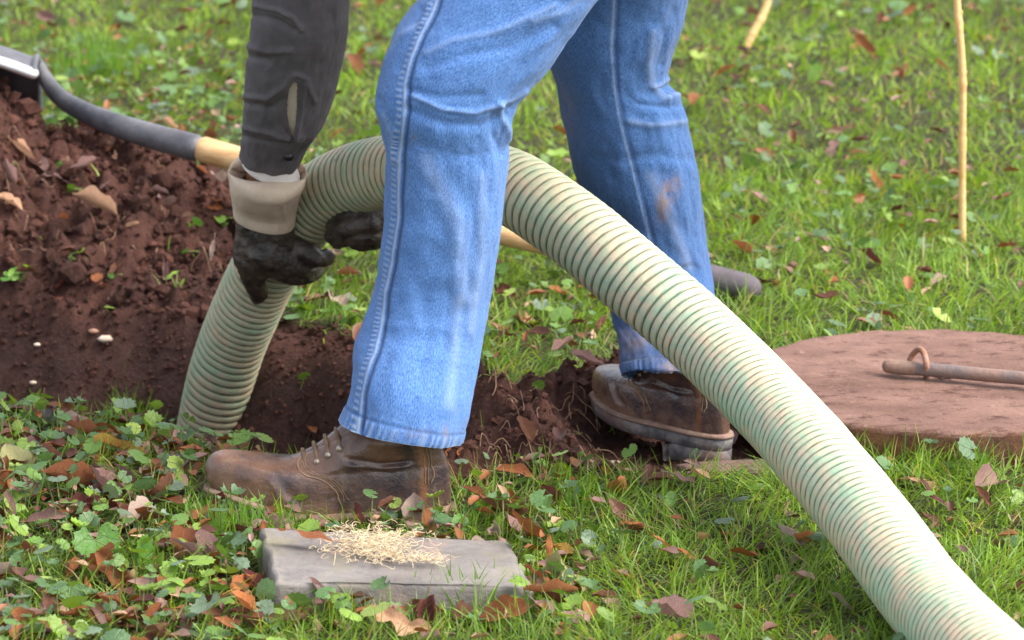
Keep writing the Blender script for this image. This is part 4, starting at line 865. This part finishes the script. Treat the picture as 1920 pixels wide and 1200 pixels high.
    slab('welt', .022, .029, .0075, .0065, M['welt']); s_ = slab('sole', .006 - thick, .022, .003, .0055, M['sole'])
    slab('heel', -.020 - thick, .008 - thick, .002, .004, M['sole'], x_lo=-.085)
    # stitched seams of the quarter and heel counter, laid on the leather
    Gf = G.reshape(-1, 3) / scale; nx = np.stack([xx, zz + 0 * xx], -1).reshape(-1, 2)
    def on_leather(path, side, out=.0006):
        o_ = []
        for x, z in crs(np.array([(a, b_, 0) for a, b_ in path]), 26)[:, :2]:
            mk = (Gf[:, 1] * side > .012); k = np.argmin(np.where(mk, (nx[:, 0] - x) ** 2 + (nx[:, 1] - z) ** 2, 9)); p = Gf[k].copy(); p[1] += side * out; o_.append(p * scale)
        o_ = np.array(o_); return np.array([o_[max(0, i - 1):i + 2].mean(0) for i in range(len(o_))])
    for side in (-1, 1):
        for dx, dz, rr_ in ((0, 0, .0011), (.0055, .003, .0006), (.0085, .0045, .0006)):
            pth = [(x + dx, z + dz) for x, z in q1 if z > .034]; tv = tube_arrays(pts=on_leather(pth, side), rad=[rr_] * 2, n=40, seg=6); link('stitching', mesh_arrays('stitching', tv[0], [tv[1], tv[2]], M['thread']), b)
        for dx in (0, .006, .010):
            pth = [(x + dx, z) for x, z in q2 if z > .034 and z < .13]; tv = tube_arrays(pts=on_leather(pth, side), rad=[.0008] * 2, n=30, seg=6); link('stitching', mesh_arrays('stitching', tv[0], [tv[1], tv[2]], M['thread']), b)
    # laces and eyelets
    fx = [(-.190, .091), (-.176, .100), (-.162, .109), (-.148, .118)]
    for i, (x, z) in enumerate(fx):
        for sg in (-1, 1):
            p = np.array([x + .010, sg * (.025 + .0015 * i) * flip, z - .010]) * scale
            tv = tube_arrays(pts=[p + np.array([0, sg * -.001, 0]), p + np.array([0, sg * .0035, .002])], rad=[.0050, .0042], n=2, seg=12, caps=True); link('eyelet', mesh_arrays('eyelet', tv[0], [tv[1], tv[2]], M['eyelet']), b)
        a = np.array([x + .010, -.028, z - .008]) * scale; e = np.array([x + .004, .026, z - .004]) * scale; mm = (a + e) / 2 + np.array([-.002, 0, .013]) * scale
        tv = tube_arrays(pts=[a, a * .6 + mm * .4 + [0, 0, .004], mm, e * .6 + mm * .4 + [0, 0, .004], e], rad=[.0026] * 3, n=14, seg=8); link('lace', mesh_arrays('lace', tv[0], [tv[1], tv[2]], M['lace']), b)
    tg = tube_arrays(pts=[np.array(q) * scale for q in [(-.205, 0, .068), (-.180, 0, .081), (-.155, 0, .094), (-.13, 0, .112), (-.11, 0, .130)]], rad=[.012, .017, .019, .020], n=18, seg=16, flat=1.0)
    Vt = tg[0].copy(); link('tongue', mesh_arrays('tongue', Vt, [tg[1], tg[2]], M['leather'], attrs={'dust': np.zeros(len(Vt)), 'worn': np.zeros(len(Vt))}), b)
    return b
bl = gp(850, 968, 0); boot((bl[0] - .003, 4.797, -.021), 0.02, 1.0, 'near brown leather work boot with worn toe')
boot((.284, 5.115, -.017), R(-52), .88, 'far brown leather work boot standing in dug soil', toe_lift=.006, thick=.004)

# ------------------------------------------------------------------ shovel
def build_shovel():
    a, b = pt(360, 275, 6.17), pt(1405, 540, 5.90); mid = pt(980, 449, 6.0); root = thing('shovel', 'long shovel lying behind the worker with its blade on the soil mound', 'shovel', tuple((a + b) / 2 * [1, 1, 0]))
    f = (b - a) / np.linalg.norm(b - a); L = np.linalg.norm(b - a)
    def tb(name, pts, rad, mat, n=24, seg=20, flat=1.0, caps=True):
        v = tube_arrays(pts=pts, rad=rad, n=n, seg=seg, caps=caps, flat=flat); return child(name, mesh_arrays(name, v[0], [v[1], v[2]], mat), root)
    g0 = pt(1338, 520, 5.915)
    tb('handle', [a + f * .022, a * .5 + mid * .5, mid, b - f * .10], [.0205, .0195, .0165, .0155], M['ash'], 30)
    tb('grip', [b - f * .115, b - f * .1, b - f * .01, b], [.017, .0205, .021, .019], M['grip'], 16)
    tb('socket', PP([(70, 120, 6.42), (88, 152, 6.40), (112, 182, 6.37), (150, 206, 6.33), (200, 228, 6.28), (280, 254, 6.22), (362, 276, 6.17)]), [.011, .0125, .0145, .0165, .0185, .0205, .0215], M['steel'], 40)
    # blade: dished plate, near edge tipped up, running off to the left
    nu, nv = 26, 22; u = np.linspace(0, 1, nu)[:, None]; v = np.linspace(-1, 1, nv)[None]
    o = pt(70, 134, 6.40); fx = np.array([-1, .0, .02]); fx /= np.linalg.norm(fx); side = pt(65, 104, 6.32) - pt(75, 168, 6.48); side /= np.linalg.norm(side); up = np.cross(fx, side) * -1; up /= np.linalg.norm(up)
    if up[2] < 0: up = -up
    hw = .098 * (1 - .0 * u) * np.where(u > .55, np.sqrt(np.clip(1 - ((u - .55) / .46) ** 2, .02, 1)), 1)
    G = o + fx * (u * .29 + .0 * v)[..., None] + side * (v * hw)[..., None] + up * (-.05 * v ** 2 + .035 * np.sin(u * 3) + .015)[..., None]
    me = mesh_arrays('blade', G.reshape(-1, 3), grid_faces(nu, nv, False), M['steel']); bo = child('blade', me, root); md = bo.modifiers.new('steel_thickness', 'SOLIDIFY'); md.thickness = .003
    e = G[:, -1]; edge = G[0]
    tb('edge', [q for q in e[::4]] , [.0085] * 3, M['bright'], 20, 12, 1.5); tb('step', [q + np.array([0, 0, .002]) for q in edge[::3]], [.0055] * 3, M['steel'], 20, 10, 1.5)
build_shovel()

# ------------------------------------------------------------------ round concrete lid with wire loop, bar through the loop
def slab_mesh(name, outline, z1, z0, mat, bevel=.006, rough=.002, seed=0, nrad=14, tops=None):
    P = np.asarray(outline, float); c = P.mean(0); k = len(P); rings = []
    fr = [(.0, 0)] + [(t, 0) for t in np.linspace(.1, .95, nrad)]
    for t in np.linspace(.04, 1, nrad): rings.append((t, 0, 0))
    G = []
    for t, _, _ in rings:
        q = c + (P - c) * (t if t < 1 else 1); zt = (z1 if tops is None else tops(q)) ; e = bevel if t >= 1 else 0
        d = P - c; q2 = q - (d / np.linalg.norm(d, axis=1, keepdims=True)) * e
        G.append(np.column_stack([q2, zt + rough * fbm(q[:, 0] * 18, q[:, 1] * 18, seed, 3) + 0 * q[:, 0]]))
    jit = 1 + .5 * rough / .3 * fbm(np.arange(k) * .35, np.arange(k) * 0., seed + 5, 3)
    for dz, g in ((bevel * .4, .3), (bevel, 0), ((z1 - z0) * .5 + bevel * .2, -.3), ((z1 - z0), 0)):
        zt = (z1 if tops is None else tops(P)); d = (P - c) / np.linalg.norm(P - c, axis=1, keepdims=True)
        G.append(np.column_stack([P - d * bevel * g + d * (rough * 2 * fbm(P[:, 0] * 30 + dz * 40, P[:, 1] * 30, seed + 2, 3))[:, None], np.broadcast_to(zt - dz, (k,))]))
    G = np.stack(G); V = np.vstack([G.reshape(-1, 3), G[0].mean(0)]); j = np.arange(k); T3 = np.stack([j, (j + 1) % k, np.full(k, len(V) - 1)], 1)
    return mesh_arrays(name, V, [grid_faces(len(G), k, True)[:, ::-1], T3[:, ::-1]], mat)
def dense(P, n=40):
    o = []
    for i in range(len(P)):
        a, b = np.array(P[i]), np.array(P[(i + 1) % len(P)])
        for t in np.linspace(0, 1, n, endpoint=False): o.append(a + (b - a) * t)
    return np.array(o)
th = np.linspace(0, 2 * np.pi, 160, endpoint=False); rr = LID_R * (1 + .012 * np.sin(3 * th + 1) + .010 * vnoise(th * 4, th * 0, 7))
lid = thing('manhole_lid', 'round reddish concrete lid with wire lifting loop lying in the grass right of the hose', 'lid', (LIDC[0], LIDC[1], 0))
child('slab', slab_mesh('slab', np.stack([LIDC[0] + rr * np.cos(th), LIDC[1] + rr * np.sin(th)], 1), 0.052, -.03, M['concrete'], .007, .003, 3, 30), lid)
la, lb_ = gp(1700, 712, .05), gp(1735, 712, .05)
by = gp(1715, 690, .066)[1]; lp = [gp(1694, 696, .048), pt(1702, 684, by + .02), pt(1712, 664, by + .014), pt(1724, 655, by), pt(1733, 664, by - .012), pt(1737, 686, by - .019), gp(1737, 714, .046)]
child('lifting_loop', tubes_mesh('lifting_loop', [dict(pts=lp, rad=[.0042, .0042], n=30, seg=10)], M['rust']), lid)
# bar
b0, b1 = gp(1672, 687, .066), gp(2150, 730, .068)
bar = thing('steel_bar', 'muddy grey steel bar pushed through the wire loop of the concrete lid', 'steel bar', tuple(b0 * [1, 1, 0] + [0, 0, b0[2]]))
child('shaft', tubes_mesh('shaft', [dict(pts=[b0, b0 * .7 + b1 * .3, b1], rad=[.0090, .0092, .0090], n=12, seg=16)], M['bar']), bar)
child('bevelled_tip', tubes_mesh('bevelled_tip', [dict(pts=[b0 - (b1 - b0) * .012, b0 + (b1 - b0) * .09], rad=[.0094, .0098], n=6, seg=16)], M['welt']), bar)
# flagstone scrap by the rear boot
fs = dense([tuple(gp(x, y, .0)[:2]) for x, y in [(1270, 872), (1400, 862), (1500, 866), (1500, 880), (1400, 886), (1300, 886)]], 12)
tag(link('flagstone', slab_mesh('flagstone', fs, .002, -.05, M['flag'], .004, .004, 5)), 'flat mauve flagstone half buried under the rear boot heel', 'stone')

# front paver
def pav_top(q):
    T = np.array(PAV_T); A = np.column_stack([T[:, :2], np.ones(4)]); co = np.linalg.lstsq(A, T[:, 2], rcond=None)[0]; return q[:, 0] * co[0] + q[:, 1] * co[1] + co[2]
pv = dense(PAV_G, 36); e = .004 * fbm(np.arange(len(pv)) * .13, np.arange(len(pv)) * 0., 8, 3); cc = pv.mean(0); pv = pv + (pv - cc) / np.linalg.norm(pv - cc, axis=1, keepdims=True) * e[:, None]
pv = pv[::-1] if False else pv
tag(link('stone_slab', slab_mesh('stone_slab', pv, .036, -.03, M['paver'], .006, .0025, 12, 24, pav_top)), 'weathered grey rectangular stone slab in the grass in front of the boot', 'stone')
# wood shavings on the slab
specs = []
for i in range(520):
    q = random.random()
    px = random.gauss(702, 44) if q < .8 else random.uniform(700, 830); py = random.gauss(1016, 15) if q < .8 else 1040 + (px - 700) * .08 + random.gauss(0, 4)
    z = .044 + max(0, random.gauss(.001, .008)) * (1 if q < .8 else .15) * max(0, 1 - abs(px - 690) / 130)
    c = gp(px, py, z); L = random.uniform(.008, .032); a = random.uniform(0, 6.28); cu = random.uniform(-2.4, 2.4); P = [c]
    for k in range(4):
        a += cu * .6; P.append(P[-1] + np.array([math.cos(a) * L / 4, math.sin(a) * L / 4, random.uniform(-.7, .7) * L / 4])); P[-1][2] = max(P[-1][2], .040)
    specs.append(dict(pts=P, rad=[.00032, .00042, .00025], n=9, seg=4, caps=False))
tag(link('wood_shavings', tubes_mesh('wood_shavings', specs, M['shaving'])), 'small heap of pale curly wood shavings on the grey stone slab', 'wood shavings', kind='stuff')

# ------------------------------------------------------------------ canes stuck in the lawn
def cane(pts, r, lb):
    P = np.array(pts); C = crs(P, 60); rad = r * (1 + .0 * np.arange(60)); s = np.linspace(0, 1, 60)
    nodes = [.12, .3, .47, .66, .82]; rad = rad * (1 + sum(.28 * np.exp(-((s - q) / .012) ** 2) for q in nodes)); C[:, 0] += .0015 * np.sin(s * 13)
    root = thing('cane', lb, 'cane', (P[-1][0], P[-1][1], P[-1][2]), 'peeled canes standing in the lawn')
    V, F, T3 = tube_arrays(pts=C, rad=rad, n=0, seg=12); child('stem', mesh_arrays('stem', V, [F, T3], M['cane']), root)
    for q in nodes[:4]:
        i = int(q * 59); v = tube_arrays(pts=[C[i], C[i] + np.array([.006, -.002, .012])], rad=[rad[i] * .9, .0012], n=3, seg=8); child('node', mesh_arrays('node', v[0], [v[1], v[2]], M['cane']), root)
c0 = on_ground(1804, 456); cane([pt(1780, -330, c0[1] + .02), pt(1795, -120, c0[1] + .015), pt(1796, 0, c0[1] + .01), pt(1802, 120, c0[1]), pt(1806, 250, c0[1]), pt(1804, 456, c0[1])], .0058, 'tall peeled cane standing upright in the lawn at the right')
c1 = on_ground(1400, 88); cane([pt(1530, -330, c1[1] + .08), pt(1475, -110, c1[1] + .05), pt(1440, 0, c1[1] + .03), pt(1418, 52, c1[1] + .01), pt(1400, 88, c1[1])], .0078, 'slanting peeled cane stuck in the far lawn at the top')

# ------------------------------------------------------------------ small stones and chips in the trench
def chip(px, py, size, lb, dz=0, col='chip'):
    P = on_ground(px, py); iv, fi = ico(2); g = iv * (1 + .25 * (rng.random((len(iv), 1)) - .5)) * size * np.array([1.4, .8, .7]) + P + np.array([0, -.004, dz])
    tag(link('stone_chip', mesh_arrays('stone_chip', g, fi, M[col])), lb, 'stone')
chip(198, 634, .0085, 'pale stone chip shining in the wet trench wall'); chip(176, 620, .006, 'tan stone chip just above the pale chip in the trench wall', 0, 'rust')
chip(70, 645, .004, 'tiny cream stone in the trench wall at left'); chip(63, 716, .0042, 'small cream stone low in the trench wall near the left edge')
chip(1152, 868, .007, 'pale pebble in soil beside the rear boot toe'); chip(1495, 652, .011, 'dark soil lump on the back of the concrete lid', 0, 'clod')

specs = []
for i in range(110):
    px, py = (random.uniform(-20, 440), random.uniform(240, 740)) if i % 3 else (random.uniform(880, 1150), random.uniform(720, 880))
    c = on_ground(px, py) + np.array([0, 0, .003])
    if poly_sdf(c[0:1], c[1:2], PIT)[0] < .01: continue
    a = random.uniform(0, 6.28); P = [c]; L = random.uniform(.015, .06)
    for k in range(4): a += random.uniform(-.9, .9); P.append(P[-1] + np.array([math.cos(a), math.sin(a), 0]) * L / 4); P[-1][2] = hz(P[-1][0], P[-1][1]) + random.uniform(.001, .012)
    specs.append(dict(pts=P, rad=[.0010, .0005], n=10, seg=5, caps=False))
M['root'] = mat_simple('torn_root', (.16, .085, .055), (.34, .22, .14), 60, .85, .2, 0)
tag(link('torn_roots', tubes_mesh('torn_roots', specs, M['root'])), 'thin torn roots and stalks sticking out of the dug red soil', 'roots', kind='stuff')
# ------------------------------------------------------------------ small plants on the mound and at the edges
def sprig(px, py, n, size, lb, colset=0, vine=None):
    P = on_ground(px, py); root = thing('sprig', lb, 'plant', tuple(P), 'green sprigs around the trench'); tv, tf, tu = ivy_template()
    for i in range(n):
        off = np.array([random.gauss(0, size * 1.1), random.gauss(0, size * .8), abs(random.gauss(size * .7, size * .5))]) if n > 1 else np.array([0, 0, size * .6])
        if vine: t = i / max(1, n - 1); off = off * .5 + np.array([vine[0] * t, vine[1] * t, vine[2] * t])
        r = size * random.uniform(.6, 1.1); Rm = rotmats(1, tilt=np.array([random.gauss(.7, .35)]), yaw=None)[0]; g = (tv * [r, r, r * random.uniform(-.5, 1)]) @ Rm.T + P + off
        c = np.array(random.choice([(.17, .32, .03), (.10, .24, .03), (.24, .38, .04)])) * random.uniform(.8, 1.1)
        child('leaf', mesh_arrays('leaf', g, tf, M['ivy'], True, np.tile(c, (len(tv), 1)), uv=tu), root)
        st = tube_arrays(pts=[P + np.array([0, 0, -.006]), P + off * .5 + np.array([random.gauss(0, .006), 0, .004]), P + off], rad=[.0011, .0008], n=8, seg=6)
        child('stem', mesh_arrays('stem', st[0], [st[1], st[2]], M['blade'], True, np.tile([.25, .32, .10], (len(st[0]), 1))), root)
for a in [(345, 432, 2, .013, 'single green ivy leaf on a stem on the soil left of the glove cuff'), (415, 420, 6, .012, 'cluster of green ivy leaves touching the glove cuff'), (38, 520, 6, .014, 'bushy green sprig hanging over the trench at the left edge'),
          (213, 524, 1, .012, 'small green leaf on the soil in the middle of the mound'), (205, 584, 1, .013, 'green leaf at the upper lip of the trench wall'), (330, 535, 3, .010, 'yellow green sprig left of the hose below the glove'),
          (372, 482, 3, .010, 'pair of bright leaves on soil right beside the gloved finger'), (28, 318, 1, .014, 'bright round leaf high on the soil mound'), (112, 322, 1, .012, 'grey green leaf on the mound beside mauve leaves'),
          (145, 368, 2, .008, 'tiny green sprig on the mound above the tan leaf'), (140, 490, 3, .009, 'weak trailing sprig halfway down the mound'), (565, 590, 6, .013, 'yellow green ivy clump right of the hose and glove'), (640, 610, 5, .013, 'ivy clump at the trench edge left of the front leg'),
          (20, 770, 9, .022, 'leafy green plant at the near trench edge at far left'), (1155, 815, 1, .019, 'lone green ivy leaf against the rear boot sole'), (1010, 885, 3, .013, 'bright green sprig at the near edge of the soil between the boots'),
          (1065, 893, 3, .014, 'yellow green ivy sprig right of the bright sprig below the soil'), (570, 958, 2, .018, 'dark green ivy leaf against the near boot sole'), (705, 958, 5, .014, 'green clover like sprig at the boot instep above the shavings'),
          (882, 968, 3, .013, 'bright yellow green sprig right of the boot heel'), (920, 1005, 2, .017, 'round scalloped green leaf behind the stone slab at right'), (655, 1148, 2, .021, 'yellow green leaf with white roots in front of the stone slab'),
          (240, 1075, 3, .030, 'large dark scalloped leaf in the lower left foreground'), (140, 965, 4, .024, 'dark green scalloped leaf cluster above the large leaf at lower left'), (330, 1110, 4, .022, 'bright arrow shaped leaves left of the stone slab'),
          (110, 240, 3, .009, 'thin green shoots on the soil crest by the shovel socket'), (215, 262, 3, .008, 'light green sprig leaning on the shovel socket')]:
    sprig(*a)
# taller grass tufts as counted clumps
def tuft(px, py, n, L, lb, r=.02):
    P = on_ground(px, py); Vs, Fs, Cs, o = [], [], [], 0
    for i in range(n):
        a = random.uniform(0, 6.28); le = random.uniform(.0, .5); l = L * random.uniform(.5, 1.1); q = P + np.array([random.gauss(0, r), random.gauss(0, r * .7), -.004]); w_ = .0013 * random.uniform(.8, 1.3); cu = random.uniform(0, .9); fa = random.uniform(-.6, .6)
        for k in range(6):
            t = k / 5; Vs += [q + np.array([-w_ * (1 - t ** 2) * math.cos(fa), -w_ * (1 - t ** 2) * math.sin(fa), 0]), q + np.array([w_ * (1 - t ** 2) * math.cos(fa), w_ * (1 - t ** 2) * math.sin(fa), 0])]
            g = le + cu * t; q = q + np.array([math.cos(a) * math.sin(g), math.sin(a) * math.sin(g), math.cos(g)]) * l / 5
            if k < 5: Fs.append([o + 2 * k, o + 2 * k + 1, o + 2 * k + 3, o + 2 * k + 2])
        Cs += [np.array([.13, .26, .03]) * random.uniform(.7, 1.4)] * 12; o += 12
    tag(link('grass_tuft', mesh_arrays('grass_tuft', np.array(Vs), np.array(Fs), M['blade'], True, np.array(Cs))), lb, 'grass tuft', kind='stuff')
tuft(243, 800, 85, .075, 'tall grass tuft at the near trench edge left of the hose', .016); tuft(300, 812, 30, .05, 'sparse grass tuft touching the left side of the hose base', .02)
tuft(440, 1010, 160, .06, 'dense bright grass tuft left of the stone slab', .03); tuft(410, 960, 90, .05, 'short bright grass tuft below the boot toe', .025); tuft(600, 1135, 60, .045, 'grass tuft growing against the front of the stone slab', .014)
tuft(860, 1140, 60, .06, 'grass tuft in front of the right end of the stone slab', .03); tuft(1080, 950, 50, .05, 'grass tuft right of the boot heel', .03); tuft(1800, 885, 90, .055, 'grass tuft against the front of the concrete lid', .05); tuft(1640, 880, 60, .05, 'grass tuft between the hose and the concrete lid', .03)
tuft(190, 150, 120, .13, 'tall pale grass tuft on the lawn behind the soil mound', .05)
# the dry red leaf blade standing before the hose
P = on_ground(378, 800); put_leaf(P, .052, 'narrow', 2, 'rust', .1, (1.45, .12), .02, 'narrow dry red leaf standing in front of the hose base')
